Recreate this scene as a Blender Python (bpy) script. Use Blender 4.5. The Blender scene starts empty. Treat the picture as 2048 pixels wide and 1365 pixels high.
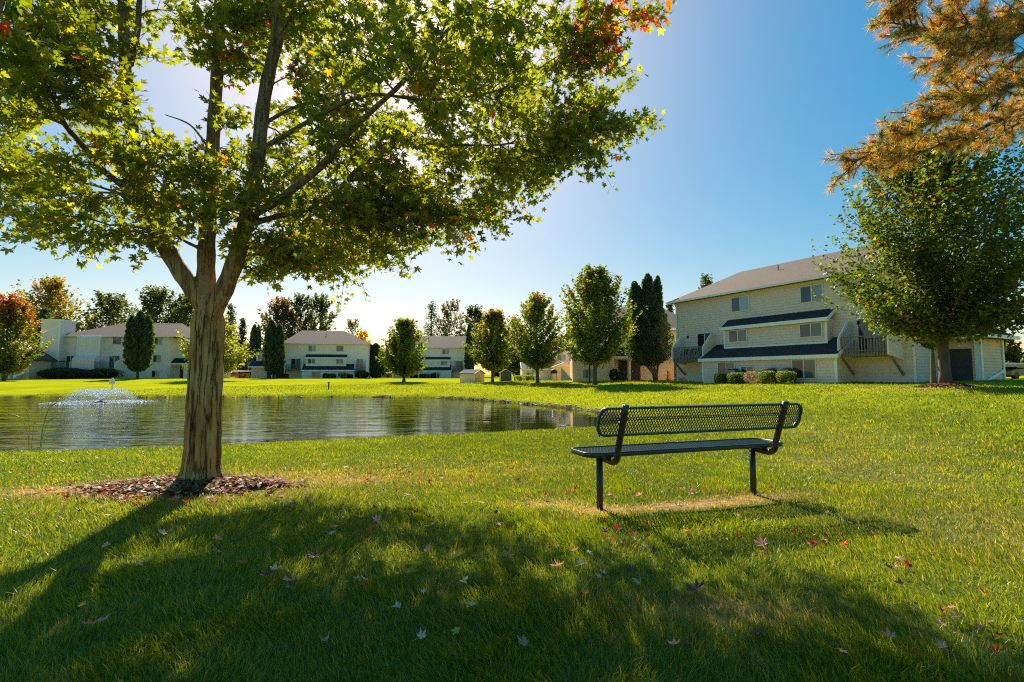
import bpy, math, random
import numpy as np
from mathutils import Matrix, Vector

# ------------------------------------------------------------------ camera, sky, sun, exposure
SC = bpy.context.scene
COL = SC.collection
PITCH = math.radians(3.86)
FPX = 1000.0
EYE = 1.10
cam_d = bpy.data.cameras.new("camera")
cam = bpy.data.objects.new("camera", cam_d)
COL.objects.link(cam)
cam.location = (0, 0, EYE)
cam.rotation_euler = (math.radians(90) + PITCH, 0, 0)
cam_d.sensor_width = 36
cam_d.lens = FPX / 2048 * 36
cam_d.clip_start = 0.05
cam_d.clip_end = 6000
SC.camera = cam

SUN_EL = math.radians(39.5)
SUN_AZ = math.radians(-14.5)          # left of the view axis (+Y)
world = bpy.data.worlds.new("World")
SC.world = world
world.use_nodes = True
wn = world.node_tree.nodes; wl = world.node_tree.links
bg = wn["Background"]
sky = wn.new("ShaderNodeTexSky")
sky.sky_type = 'NISHITA'
sky.sun_disc = False
sky.sun_elevation = SUN_EL
sky.sun_rotation = SUN_AZ
sky.altitude = 200
sky.air_density = 1.0
sky.dust_density = 1.1
sky.ozone_density = 2.5
hs = wn.new("ShaderNodeHueSaturation")
hs.inputs['Saturation'].default_value = 2.4
hs.inputs['Hue'].default_value = 0.496
gm = wn.new("ShaderNodeGamma"); gm.inputs[1].default_value = 0.52
wl.new(sky.outputs[0], gm.inputs[0]); wl.new(gm.outputs[0], hs.inputs['Color'])
tn = wn.new('ShaderNodeMix'); tn.data_type = 'RGBA'; tn.blend_type = 'MULTIPLY'; tn.clamp_result = False
tn.inputs[0].default_value = 1; tn.inputs[7].default_value = (1.24, 1.09, .92, 1)
wl.new(hs.outputs[0], tn.inputs[6]); wl.new(tn.outputs[2], bg.inputs[0])
bg.inputs[1].default_value = 0.147

sun_d = bpy.data.lights.new("sun", 'SUN')
sun = bpy.data.objects.new("sun", sun_d)
COL.objects.link(sun)
sun_d.energy = 4.2
sun_d.angle = math.radians(0.53)
sun_d.color = (1.0, 0.93, 0.80)
sdir = Vector((math.sin(SUN_AZ) * math.cos(SUN_EL), math.cos(SUN_AZ) * math.cos(SUN_EL), math.sin(SUN_EL)))
sun.rotation_euler = sdir.to_track_quat('Z', 'Y').to_euler()
sun.location = (-20, 60, 60)

SC.view_settings.view_transform = 'Standard'
SC.view_settings.look = 'None'
SC.view_settings.gamma = 1
SC.view_settings.use_curve_mapping = False
SC.view_settings.exposure = 1.12
SC.render.engine = 'CYCLES'
SC.cycles.max_bounces = 7
SC.cycles.diffuse_bounces = 4
SC.cycles.glossy_bounces = 3
SC.cycles.transmission_bounces = 6
SC.cycles.transparent_max_bounces = 6
SC.cycles.use_denoising = False
SC.cycles.pixel_filter_type = 'BLACKMAN_HARRIS'
SC.cycles.filter_width = 1.1
SC.cycles.sample_clamp_indirect = 6

rng = np.random.default_rng(7)
random.seed(7)

# ------------------------------------------------------------------ projection helpers
def ray(px, py):
    dx = (px - 1024) / FPX; dy = (682.5 - py) / FPX
    return np.array([dx, math.cos(PITCH) - dy * math.sin(PITCH), math.sin(PITCH) + dy * math.cos(PITCH)])

def P(px, py, Y):
    r = ray(px, py)
    return np.array([0, 0, EYE]) + r * (Y / r[1])

# ------------------------------------------------------------------ terrain
ZW = -0.90
POND = np.array([(-70, 11.0), (-30, 11.6), (-12.2, 12.1), (-8, 12.9), (-4.4, 13.6), (-1.1, 14.6), (1.2, 15.4), (2.65, 16.8),
                 (4.0, 18.8), (4.9, 21.5), (5.0, 24.0), (4.5, 27.0), (3.6, 29.6), (1.0, 34.0), (-1.2, 37.5), (-3.4, 40.5), (-7.4, 43.6),
                 (-14, 44.6), (-24, 44.4), (-35, 44.8), (-46, 44.2), (-70, 43.0)], float)

def pond_sdf(x, y):
    """positive outside"""
    x = np.asarray(x, float); y = np.asarray(y, float)
    d2 = np.full(x.shape, 1e18); inside = np.zeros(x.shape, bool)
    n = len(POND)
    for i in range(n):
        ax, ay = POND[i]; bx, by = POND[(i + 1) % n]
        ex, ey = bx - ax, by - ay
        t = np.clip(((x - ax) * ex + (y - ay) * ey) / (ex * ex + ey * ey), 0, 1)
        qx = ax + t * ex - x; qy = ay + t * ey - y
        d2 = np.minimum(d2, qx * qx + qy * qy)
        c = ((ay > y) != (by > y)) & (x < (bx - ax) * (y - ay) / (by - ay + 1e-12) + ax)
        inside ^= c
    d = np.sqrt(d2)
    return np.where(inside, -d, d)

CTRL = np.array([(0, 0, .06), (0, -4, .1), (1.5, 4.5, 0), (-3.2, 5.3, .03), (0, 8, -.22), (-8, 9, -.35), (5, 8, .05), (10, 12, .3), (14, 14, .45),
                 (18, 21, .62), (8, 20, .12), (12, 30, .42), (15, 46, .55), (22, 35, .68), (30, 28, .78), (7, 34, .2), (5, 48, .25),
                 (-10, 62, .12), (-22, 78, .3), (-37, 100, .36), (-62, 86, .48), (-70, 60, .2), (-20, 116, .3), (6, 56, .45),
                 (12, 54, .55), (-16, 52, -.05), (-40, 54, -.05), (-60, 52, 0), (60, 40, 1), (60, 90, 1), (-90, 100, .6), (0, 140, .5),
                 (-14, 5, -.1), (-30, 5, 0), (14, 5, .35), (8, 3, .15), (40, 15, .9)], float)

def vnoise(x, y, s, seed=0):
    """cheap smooth value noise"""
    x = np.asarray(x) / s + seed * 17.3; y = np.asarray(y) / s - seed * 9.1
    xi = np.floor(x); yi = np.floor(y); fx = x - xi; fy = y - yi
    fx = fx * fx * (3 - 2 * fx); fy = fy * fy * (3 - 2 * fy)
    def h(a, b):
        v = np.sin(a * 127.1 + b * 311.7 + seed * 74.7) * 43758.5453
        return v - np.floor(v)
    return (h(xi, yi) * (1 - fx) + h(xi + 1, yi) * fx) * (1 - fy) + (h(xi, yi + 1) * (1 - fx) + h(xi + 1, yi + 1) * fx) * fy

def hgt(x, y):
    x = np.asarray(x, float); y = np.asarray(y, float)
    num = np.zeros(x.shape); den = np.zeros(x.shape)
    for cx, cy, cz in CTRL:
        r2 = (x - cx) ** 2 + (y - cy) ** 2 + 6.0
        w = 1 / r2 ** 1.5
        num += w * cz; den += w
    T = num / den
    r = np.sqrt(x * x + y * y)
    T = T + np.clip((r - 110) / 100, 0, 1) * (0.55 - T)
    T = T + 0.035 * (vnoise(x, y, 1.3, 1) - .5) + .06 * (vnoise(x, y, 5, 2) - .5)
    d = pond_sdf(x, y)
    wob = (vnoise(x, y, 1.1, 3) - .5) * .5 + (vnoise(x, y, 0.35, 4) - .5) * .2
    d = d + wob * np.clip(1 - np.abs(d) / 3, 0, 1)
    L = np.clip(2.2 + (y - 12) * .16, 2.2, 6.5)
    step = np.where(y < 16, .05, .13) * (1 - np.exp(-np.maximum(d, 0) / .12))
    out = ZW + 0.012 + step + (T - ZW - .012 - step) * (1 - np.exp(-np.maximum(d, 0) / L))
    ins = ZW - .25 - np.clip(-d, 0, 2) * .4
    return np.where(d > 0, out, np.where(d > -.25, ZW + .012 + (d / .25) * .26, ins))

def gz(x, y):
    return float(hgt(np.array([x]), np.array([y]))[0])

def hit(px, py):
    """where the ray through a spot of the lawn meets the terrain"""
    r = ray(px, py); t = np.exp(np.linspace(math.log(.8), math.log(150), 900))
    X = r[0] * t; Yy = r[1] * t; Z = EYE + r[2] * t
    below = np.nonzero(Z < hgt(X, Yy))[0]
    i = below[0] if len(below) else len(t) - 1
    return X[i], Yy[i], float(hgt(X[i:i + 1], Yy[i:i + 1])[0])

# ------------------------------------------------------------------ object helpers
def tag(o, label=None, cat=None, group=None, kind=None):
    if label: o["label"] = label
    if cat: o["category"] = cat
    if group: o["group"] = group
    if kind: o["kind"] = kind
    return o

def empty(name, loc, rz=0):
    o = bpy.data.objects.new(name, None); COL.objects.link(o)
    o.location = loc; o.rotation_euler = (0, 0, rz); o.empty_display_size = .2
    return o

def np_mesh(name, V, loops, starts, mat, parent=None, smooth=False, col=None, mats=None, mi=None):
    me = bpy.data.meshes.new(name)
    V = np.asarray(V, np.float32); loops = np.asarray(loops, np.int32); starts = np.asarray(starts, np.int32)
    me.vertices.add(len(V)); me.vertices.foreach_set("co", V.ravel())
    me.loops.add(len(loops)); me.loops.foreach_set("vertex_index", loops)
    me.polygons.add(len(starts)); me.polygons.foreach_set("loop_start", starts)
    me.polygons.foreach_set("use_smooth", np.full(len(starts), bool(smooth)))
    if mats:
        for m in mats: me.materials.append(m)
    elif mat: me.materials.append(mat)
    if mi is not None: me.polygons.foreach_set("material_index", np.asarray(mi, np.int32))
    if col is not None:
        a = me.color_attributes.new("Col", 'FLOAT_COLOR', 'POINT')
        c = np.ones((len(V), 4), np.float32); c[:, :3] = col
        a.data.foreach_set("color", c.ravel())
    me.update(calc_edges=True)
    me.validate()
    o = bpy.data.objects.new(name, me); COL.objects.link(o)
    if parent: o.parent = parent
    return o

def const_mesh(name, V, F, mat, parent=None, smooth=False, col=None):
    """F: (n,k) array of same-size faces"""
    F = np.asarray(F); n, k = F.shape
    return np_mesh(name, V, F.ravel(), np.arange(n) * k, mat, parent, smooth, col)

def pieces(name, mat, parent, *boxes):
    for b in boxes:
        m = MB(); m.box(*b); m.build(name, mat, parent)

class MB:
    def __init__(s):
        s.v = []; s.f = []; s.m = []; s.cur = 0
    def add(s, vs, fs):
        b = len(s.v); s.v += [tuple(map(float, p)) for p in vs]
        for f in fs: s.f.append([b + i for i in f]); s.m.append(s.cur)
    def box(s, x0, x1, y0, y1, z0, z1):
        s.add([(x0, y0, z0), (x1, y0, z0), (x1, y1, z0), (x0, y1, z0), (x0, y0, z1), (x1, y0, z1), (x1, y1, z1), (x0, y1, z1)],
              [(3, 2, 1, 0), (4, 5, 6, 7), (0, 1, 5, 4), (1, 2, 6, 5), (2, 3, 7, 6), (3, 0, 4, 7)])
    def prism(s, poly, a, b, axis='x'):
        """poly of 2-D points (p,q) extruded from a to b; axis x: (y,z); axis y: (x,z); axis z: (x,y)"""
        n = len(poly)
        def mk(p, q, t):
            return (t, p, q) if axis == 'x' else ((p, t, q) if axis == 'y' else (p, q, t))
        s.add([mk(p, q, a) for p, q in poly] + [mk(p, q, b) for p, q in poly],
              [tuple(range(n))[::-1], tuple(range(n, 2 * n))] + [(i, (i + 1) % n, n + (i + 1) % n, n + i) for i in range(n)])
    def bar(s, a, b, w, h=None, up=(0, 0, 1)):
        a = np.array(a, float); b = np.array(b, float); h = h or w
        d = b - a; d /= np.linalg.norm(d); up = np.array(up, float)
        if abs(d @ up) > .98: up = np.array([0, 1., 0])
        r = np.cross(d, up); r /= np.linalg.norm(r); u = np.cross(r, d)
        c = [(-1, -1), (1, -1), (1, 1), (-1, 1)]
        vs = [a + r * p * w / 2 + u * q * h / 2 for p, q in c] + [b + r * p * w / 2 + u * q * h / 2 for p, q in c]
        s.add(vs, [(3, 2, 1, 0), (4, 5, 6, 7), (0, 1, 5, 4), (1, 2, 6, 5), (2, 3, 7, 6), (3, 0, 4, 7)])
    def tube(s, pts, rad, n=8, cap=True):
        pts = [np.array(p, float) for p in pts]
        if not hasattr(rad, '__len__'): rad = [rad] * len(pts)
        b = len(s.v); ref = None
        for i, p in enumerate(pts):
            d = pts[min(i + 1, len(pts) - 1)] - pts[max(i - 1, 0)]
            d /= (np.linalg.norm(d) + 1e-9)
            if ref is None:
                ref = np.array([1., 0, 0]) if abs(d[0]) < .8 else np.array([0, 1., 0])
            ref = ref - d * (ref @ d); ref /= (np.linalg.norm(ref) + 1e-9)
            w = np.cross(d, ref)
            for k in range(n):
                a = 2 * math.pi * k / n
                s.v.append(tuple(p + (ref * math.cos(a) + w * math.sin(a)) * rad[i]))
        for i in range(len(pts) - 1):
            for k in range(n):
                s.f.append([b + i * n + k, b + i * n + (k + 1) % n, b + (i + 1) * n + (k + 1) % n, b + (i + 1) * n + k]); s.m.append(s.cur)
        if cap:
            s.f.append([b + k for k in range(n)][::-1]); s.m.append(s.cur)
            e = b + (len(pts) - 1) * n
            s.f.append([e + k for k in range(n)]); s.m.append(s.cur)
    def build(s, name, mat, parent=None, smooth=False, bevel=0, mats=None, col=None):
        loops = [i for f in s.f for i in f]
        starts = np.cumsum([0] + [len(f) for f in s.f[:-1]])
        o = np_mesh(name, s.v, loops, starts, mat, parent, smooth, col, mats, s.m if mats else None)
        if bevel:
            m = o.modifiers.new("bevel", 'BEVEL'); m.width = bevel; m.segments = 2; m.limit_method = 'ANGLE'
        return o

def copy_tree(o, parent=None):
    c = o.copy(); COL.objects.link(c)
    if parent: c.parent = parent
    for ch in [x for x in o.children]: copy_tree(ch, c)
    return c

# ------------------------------------------------------------------ materials
def nmat(name):
    m = bpy.data.materials.new(name); m.use_nodes = True
    nt = m.node_tree; b = nt.nodes["Principled BSDF"]
    return m, nt, nt.nodes, nt.links, b

def ramp(nd, stops):
    r = nd.new("ShaderNodeValToRGB")
    while len(r.color_ramp.elements) < len(stops): r.color_ramp.elements.new(.5)
    for e, (p, c) in zip(r.color_ramp.elements, stops):
        e.position = p; e.color = (*c, 1) if len(c) == 3 else c
    return r

def surf(name, c1, c2=None, scale=8, rough=.7, bump=0, bscale=None, stretch=(1, 1, 1), spec=.3, metal=0, detail=6):
    m, nt, nd, ln, b = nmat(name)
    tc = nd.new("ShaderNodeTexCoord"); mp = nd.new("ShaderNodeMapping"); mp.inputs['Scale'].default_value = stretch
    ln.new(tc.outputs['Object'], mp.inputs[0])
    n = nd.new("ShaderNodeTexNoise"); n.inputs['Scale'].default_value = scale; n.inputs['Detail'].default_value = detail
    ln.new(mp.outputs[0], n.inputs[0])
    c2 = c2 or tuple(x * .8 for x in c1)
    r = ramp(nd, [(.35, c1), (.65, c2)])
    ln.new(n.outputs[0], r.inputs[0]); ln.new(r.outputs[0], b.inputs['Base Color'])
    b.inputs['Roughness'].default_value = rough; b.inputs['Metallic'].default_value = metal
    b.inputs['Specular IOR Level'].default_value = spec
    if bump:
        n2 = nd.new("ShaderNodeTexNoise"); n2.inputs['Scale'].default_value = bscale or scale * 4; n2.inputs['Detail'].default_value = 5
        ln.new(mp.outputs[0], n2.inputs[0])
        bp = nd.new("ShaderNodeBump"); bp.inputs['Strength'].default_value = bump; bp.inputs['Distance'].default_value = .02
        ln.new(n2.outputs[0], bp.inputs['Height']); ln.new(bp.outputs[0], b.inputs['Normal'])
    return m

def foliage_mat(name, trans=.5, tcol=(1.9, 1.75, .55), rough=.45, gloss=.08):
    """leaf colour comes from the attribute; light passes through"""
    m = bpy.data.materials.new(name); m.use_nodes = True
    nt = m.node_tree; nd = nt.nodes; ln = nt.links; nd.clear()
    out = nd.new("ShaderNodeOutputMaterial")
    at = nd.new("ShaderNodeAttribute"); at.attribute_name = "Col"
    dif = nd.new("ShaderNodeBsdfDiffuse"); tr = nd.new("ShaderNodeBsdfTranslucent")
    mul = nd.new("ShaderNodeMix"); mul.data_type = 'RGBA'; mul.blend_type = 'MULTIPLY'; mul.inputs[0].default_value = 1; mul.clamp_result = False
    mul.inputs[7].default_value = (*tcol, 1)
    ln.new(at.outputs['Color'], dif.inputs[0]); ln.new(at.outputs['Color'], mul.inputs[6]); ln.new(mul.outputs[2], tr.inputs[0])
    mx = nd.new("ShaderNodeMixShader"); mx.inputs[0].default_value = trans
    ln.new(dif.outputs[0], mx.inputs[1]); ln.new(tr.outputs[0], mx.inputs[2])
    gl = nd.new("ShaderNodeBsdfGlossy"); gl.inputs['Roughness'].default_value = rough; gl.inputs[0].default_value = (.9, .95, .85, 1)
    m2 = nd.new("ShaderNodeMixShader"); m2.inputs[0].default_value = gloss
    ln.new(mx.outputs[0], m2.inputs[1]); ln.new(gl.outputs[0], m2.inputs[2]); ln.new(m2.outputs[0], out.inputs[0])
    return m

M = {}
M['leaf'] = foliage_mat("maple_leaf", .6, (4.6, 3.7, .5), .5, .03)
M['leaf_far'] = foliage_mat("tree_foliage", .55, (3.6, 3.0, .6), .45, .035)
M['needle'] = foliage_mat("pine_needles", .5, (2.0, 1.6, .7), .4, .06)
M['grass'] = foliage_mat("grass_blades", .5, (2.6, 2.1, .35), .4, .035)
M['dead_leaf'] = foliage_mat("dry_leaf", .3, (1.5, 1.1, .8), .5, .03)
M['siding'] = surf("vinyl_siding", (.80, .64, .54), (.76, .60, .50), 3, .55, .05)
M['siding_pale'] = surf("pale_siding", (.86, .72, .64), (.81, .68, .60), 2, .6)
M['siding_tan'] = surf("tan_siding", (.84, .60, .38), (.79, .56, .35), 2, .6)
M['trim'] = surf("white_trim", (.86, .84, .82), (.80, .78, .76), 3, .5)
M['shingle'] = surf("brown_shingles", (.155, .112, .078), (.098, .070, .049), 9, .9, .5, 25, detail=8)
M['shingle_dark'] = surf("slate_shingles", (.034, .037, .046), (.018, .020, .025), 9, .85, .4, 25, detail=8)
M['wood'] = surf("weathered_wood", (.26, .23, .20), (.14, .12, .10), 6, .8, .2, 20, (1, 1, 4))
M['dark_door'] = surf("dark_door", (.045, .045, .05), (.035, .035, .04), 3, .5)
M['maroon_door'] = surf("maroon_door", (.07, .05, .05), (.05, .035, .035), 3, .5)
M['metal'] = surf("grey_metal", (.25, .25, .26), (.2, .2, .2), 5, .4, metal=.6)
M['black'] = surf("black_metal", (.015, .015, .017), (.01, .01, .01), 5, .4)
M['concrete'] = surf("concrete", (.42, .40, .37), (.34, .32, .30), 4, .85, .2)
M['soil'] = surf("bare_soil", (.20, .13, .08), (.30, .20, .13), 30, .95, .6, 60)
M['rock'] = surf("shore_rock", (.62, .57, .50), (.40, .35, .30), 6, .85, .4)
M['bark_far'] = surf("grey_bark", (.13, .10, .075), (.07, .055, .04), 5, .9, .5, 14, (1, 1, .3))
M['teal'] = surf("teal_vinyl", (.02, .35, .33), (.02, .28, .27), 4, .4)
M['orange'] = surf("orange_paint", (.75, .22, .03), (.6, .16, .03), 4, .5)
M['water_drop'] = surf("spray_drops", (.85, .88, .92), (.8, .84, .88), 4, .2)
M['frame_w'] = surf("window_frame", (.70, .69, .66), (.64, .63, .60), 3, .45)
M['car_paint'] = surf("car_paint", (.12, .12, .13), (.11, .11, .12), 3, .25, spec=.6)

def glass(name, c, rough=.06):
    m, nt, nd, ln, b = nmat(name)
    b.inputs['Base Color'].default_value = (*c, 1); b.inputs['Roughness'].default_value = rough
    b.inputs['Specular IOR Level'].default_value = .8
    return m
M['glass_dark'] = glass("dark_glass", (.02, .025, .03))
M['glass_curtain'] = glass("curtained_glass", (.20, .24, .26), .12)
M['glass_blue'] = glass("blue_curtained_glass", (.26, .34, .44), .12)
M['glass_green'] = glass("dim_glass", (.08, .11, .10), .1)

# bark of the big maple: furrows run up the trunk
def bark_mat():
    m, nt, nd, ln, b = nmat("maple_bark")
    tc = nd.new("ShaderNodeTexCoord")
    mp = nd.new("ShaderNodeMapping"); mp.inputs['Scale'].default_value = (14, 14, 1.6); ln.new(tc.outputs['Object'], mp.inputs[0])
    n1 = nd.new("ShaderNodeTexNoise"); n1.inputs['Scale'].default_value = 1.4; n1.inputs['Detail'].default_value = 9; n1.inputs['Roughness'].default_value = .65
    ln.new(mp.outputs[0], n1.inputs[0])
    n2 = nd.new("ShaderNodeTexNoise"); n2.inputs['Scale'].default_value = 45; n2.inputs['Detail'].default_value = 5
    ln.new(tc.outputs['Object'], n2.inputs[0])
    r = ramp(nd, [(.32, (.10, .045, .016)), (.46, (.40, .20, .06)), (.57, (.54, .29, .095)), (.75, (.58, .36, .15))])
    ln.new(n1.outputs[0], r.inputs[0])
    n3 = nd.new("ShaderNodeTexNoise"); n3.inputs['Scale'].default_value = 2.2; n3.inputs['Detail'].default_value = 4
    ln.new(tc.outputs['Object'], n3.inputs[0])
    r3 = ramp(nd, [(.5, (0, 0, 0)), (.68, (1, 1, 1))]); ln.new(n3.outputs[0], r3.inputs[0])
    mx = nd.new("ShaderNodeMix"); mx.data_type = 'RGBA'; ln.new(r3.outputs[0], mx.inputs[0])
    ln.new(r.outputs[0], mx.inputs[6]); mx.inputs[7].default_value = (.50, .36, .13, 1)
    # upper limbs are smoother and greyer
    sp = nd.new("ShaderNodeSeparateXYZ"); ln.new(tc.outputs['Object'], sp.inputs[0])
    mr = nd.new("ShaderNodeMapRange"); mr.inputs[1].default_value = 1.7; mr.inputs[2].default_value = 2.6; ln.new(sp.outputs[2], mr.inputs[0])
    r4 = ramp(nd, [(.35, (.17, .115, .08)), (.65, (.33, .24, .175))]); ln.new(n2.outputs[0], r4.inputs[0])
    mx2 = nd.new("ShaderNodeMix"); mx2.data_type = 'RGBA'; ln.new(mr.outputs[0], mx2.inputs[0])
    ln.new(mx.outputs[2], mx2.inputs[6]); ln.new(r4.outputs[0], mx2.inputs[7])
    ln.new(mx2.outputs[2], b.inputs['Base Color'])
    b.inputs['Roughness'].default_value = .85; b.inputs['Specular IOR Level'].default_value = .2
    mpc = nd.new("ShaderNodeMapping"); mpc.inputs['Scale'].default_value = (7, 7, .55); ln.new(tc.outputs['Object'], mpc.inputs[0])
    nc = nd.new("ShaderNodeTexNoise"); nc.inputs['Scale'].default_value = 1.5; nc.inputs['Detail'].default_value = 5; nc.inputs['Roughness'].default_value = .6
    ln.new(mpc.outputs[0], nc.inputs[0])
    rc = ramp(nd, [(.468, (1, 1, 1)), (.493, (.32, .25, .2)), (.507, (.32, .25, .2)), (.535, (1, 1, 1))]); ln.new(nc.outputs[0], rc.inputs[0])
    fade = nd.new("ShaderNodeMapRange"); fade.inputs[1].default_value = 1.6; fade.inputs[2].default_value = 2.3; fade.inputs[3].default_value = 1; fade.inputs[4].default_value = .25; ln.new(sp.outputs[2], fade.inputs[0])
    mc = nd.new("ShaderNodeMix"); mc.data_type = 'RGBA'; mc.blend_type = 'MULTIPLY'; ln.new(fade.outputs[0], mc.inputs[0]); ln.new(mx2.outputs[2], mc.inputs[6]); ln.new(rc.outputs[0], mc.inputs[7])
    ln.new(mc.outputs[2], b.inputs['Base Color'])
    hm = nd.new("ShaderNodeMath"); hm.operation = 'ADD'; ln.new(n1.outputs[0], hm.inputs[0]); ln.new(rc.outputs[0], hm.inputs[1])
    bp = nd.new("ShaderNodeBump"); bp.inputs['Strength'].default_value = .9; bp.inputs['Distance'].default_value = .02
    ln.new(hm.outputs[0], bp.inputs['Height'])
    bp2 = nd.new("ShaderNodeBump"); bp2.inputs['Strength'].default_value = .5; bp2.inputs['Distance'].default_value = .006
    ln.new(n2.outputs[0], bp2.inputs['Height']); ln.new(bp.outputs[0], bp2.inputs['Normal']); ln.new(bp2.outputs[0], b.inputs['Normal'])
    return m
M['bark'] = bark_mat()

# the lawn sheet: turf colour with backlit brightness painted into the distance, dry patches, soil under the water edge
def ground_mat():
    m = bpy.data.materials.new("lawn"); m.use_nodes = True
    nt = m.node_tree; nd = nt.nodes; ln = nt.links; nd.clear()
    out = nd.new("ShaderNodeOutputMaterial")
    geo = nd.new("ShaderNodeNewGeometry")
    at = nd.new("ShaderNodeAttribute"); at.attribute_name = "Col"
    n1 = nd.new("ShaderNodeTexNoise"); n1.inputs['Scale'].default_value = .35; n1.inputs['Detail'].default_value = 8; n1.inputs['Roughness'].default_value = .7
    ln.new(geo.outputs['Position'], n1.inputs[0])
    n2 = nd.new("ShaderNodeTexNoise"); n2.inputs['Scale'].default_value = 9; n2.inputs['Detail'].default_value = 6; n2.inputs['Roughness'].default_value = .75
    ln.new(geo.outputs['Position'], n2.inputs[0])
    r1 = ramp(nd, [(.35, (.85, .85, .85)), (.65, (1.15, 1.12, 1.1))]); ln.new(n1.outputs[0], r1.inputs[0])
    r2 = ramp(nd, [(.3, (.6, .65, .6)), (.7, (1.35, 1.3, 1.3))]); ln.new(n2.outputs[0], r2.inputs[0])
    a = nd.new("ShaderNodeMix"); a.data_type = 'RGBA'; a.blend_type = 'MULTIPLY'; a.inputs[0].default_value = 1
    ln.new(at.outputs['Color'], a.inputs[6]); ln.new(r1.outputs[0], a.inputs[7])
    c = nd.new("ShaderNodeMix"); c.data_type = 'RGBA'; c.blend_type = 'MULTIPLY'; c.inputs[0].default_value = 1
    ln.new(a.outputs[2], c.inputs[6]); ln.new(r2.outputs[0], c.inputs[7])
    d = nd.new("ShaderNodeBsdfDiffuse"); ln.new(c.outputs[2], d.inputs[0])
    bp = nd.new("ShaderNodeBump"); bp.inputs['Strength'].default_value = .8; bp.inputs['Distance'].default_value = .05
    n3 = nd.new("ShaderNodeTexNoise"); n3.inputs['Scale'].default_value = 14; n3.inputs['Detail'].default_value = 6
    ln.new(geo.outputs['Position'], n3.inputs[0]); ln.new(n3.outputs[0], bp.inputs['Height']); ln.new(bp.outputs[0], d.inputs['Normal'])
    ln.new(d.outputs[0], out.inputs[0])
    return m
M['lawn'] = ground_mat()

def water_mat():
    m, nt, nd, ln, b = nmat("pond_water")
    b.inputs['Base Color'].default_value = (.020, .026, .004, 1)
    b.inputs['Roughness'].default_value = .03
    b.inputs['IOR'].default_value = 1.33
    b.inputs['Specular IOR Level'].default_value = .5
    geo = nd.new("ShaderNodeNewGeometry")
    prev = None
    sx = nd.new("ShaderNodeSeparateXYZ"); ln.new(geo.outputs['Position'], sx.inputs[0])
    calm = nd.new("ShaderNodeMapRange"); calm.inputs[1].default_value = -9; calm.inputs[2].default_value = 1.5; calm.inputs[3].default_value = 1; calm.inputs[4].default_value = .10
    ln.new(sx.outputs[0], calm.inputs[0])
    for sc_, st, dist, rot, det in (((.20, .95, 1), 1, .060, .07, 2), ((.55, 3.2, 1), 1, .026, -.03, 2), ((2.0, 11, 1), .8, .005, .1, 2)):
        mp = nd.new("ShaderNodeMapping"); mp.inputs['Scale'].default_value = sc_; mp.inputs['Rotation'].default_value = (0, 0, rot)
        ln.new(geo.outputs['Position'], mp.inputs[0])
        n = nd.new("ShaderNodeTexNoise"); n.inputs['Scale'].default_value = 1; n.inputs['Detail'].default_value = det; n.inputs['Roughness'].default_value = .5
        ln.new(mp.outputs[0], n.inputs[0])
        bp = nd.new("ShaderNodeBump"); bp.inputs['Strength'].default_value = st; bp.inputs['Distance'].default_value = dist
        ln.new(n.outputs[0], bp.inputs['Height']); ln.new(calm.outputs[0], bp.inputs['Strength'])
        if prev: ln.new(prev.outputs[0], bp.inputs['Normal'])
        prev = bp
    ln.new(prev.outputs[0], b.inputs['Normal'])
    return m
M['water'] = water_mat()

# ------------------------------------------------------------------ ground and water
def dry_mask(x, y):
    """0 green .. 1 dry straw"""
    n = vnoise(x, y, .5, 11) * .5 + vnoise(x, y, .17, 12) * .3 + vnoise(x, y, 1.7, 13) * .4
    m = np.zeros(np.shape(x))
    def blob(cx, cy, rx, ry, s, rot=0):
        c, q = math.cos(rot), math.sin(rot)
        u = ((x - cx) * c + (y - cy) * q) / rx; v = (-(x - cx) * q + (y - cy) * c) / ry
        return s * np.exp(-(u * u + v * v))
    m = m + blob(-1.8, 5.7, 1.2, .5, .42) + blob(-4.7, 5.1, .8, .35, .4) + blob(-3.2, 5.2, 1.3, .75, .6)
    m = m + blob(1.62, 4.40, .95, .15, 1.2, .33) + blob(.72, 4.2, .2, .14, 1.2) + blob(0.35, 4.45, .35, .2, .6)
    m = m + blob(4.2, 6.0, 1.0, 1.8, .2) + blob(3.4, 3.4, 1.2, 1.2, .2) + blob(1.0, 2.35, .35, .15, .6)
    m = m + blob(17, 21, 3, 1.2, .35) + blob(-.6, 6.5, 1.5, 1, .2) + blob(6, 9, 1.4, 3, .15)
    return np.clip(m * (.45 + 1.1 * n), 0, 1)

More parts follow.
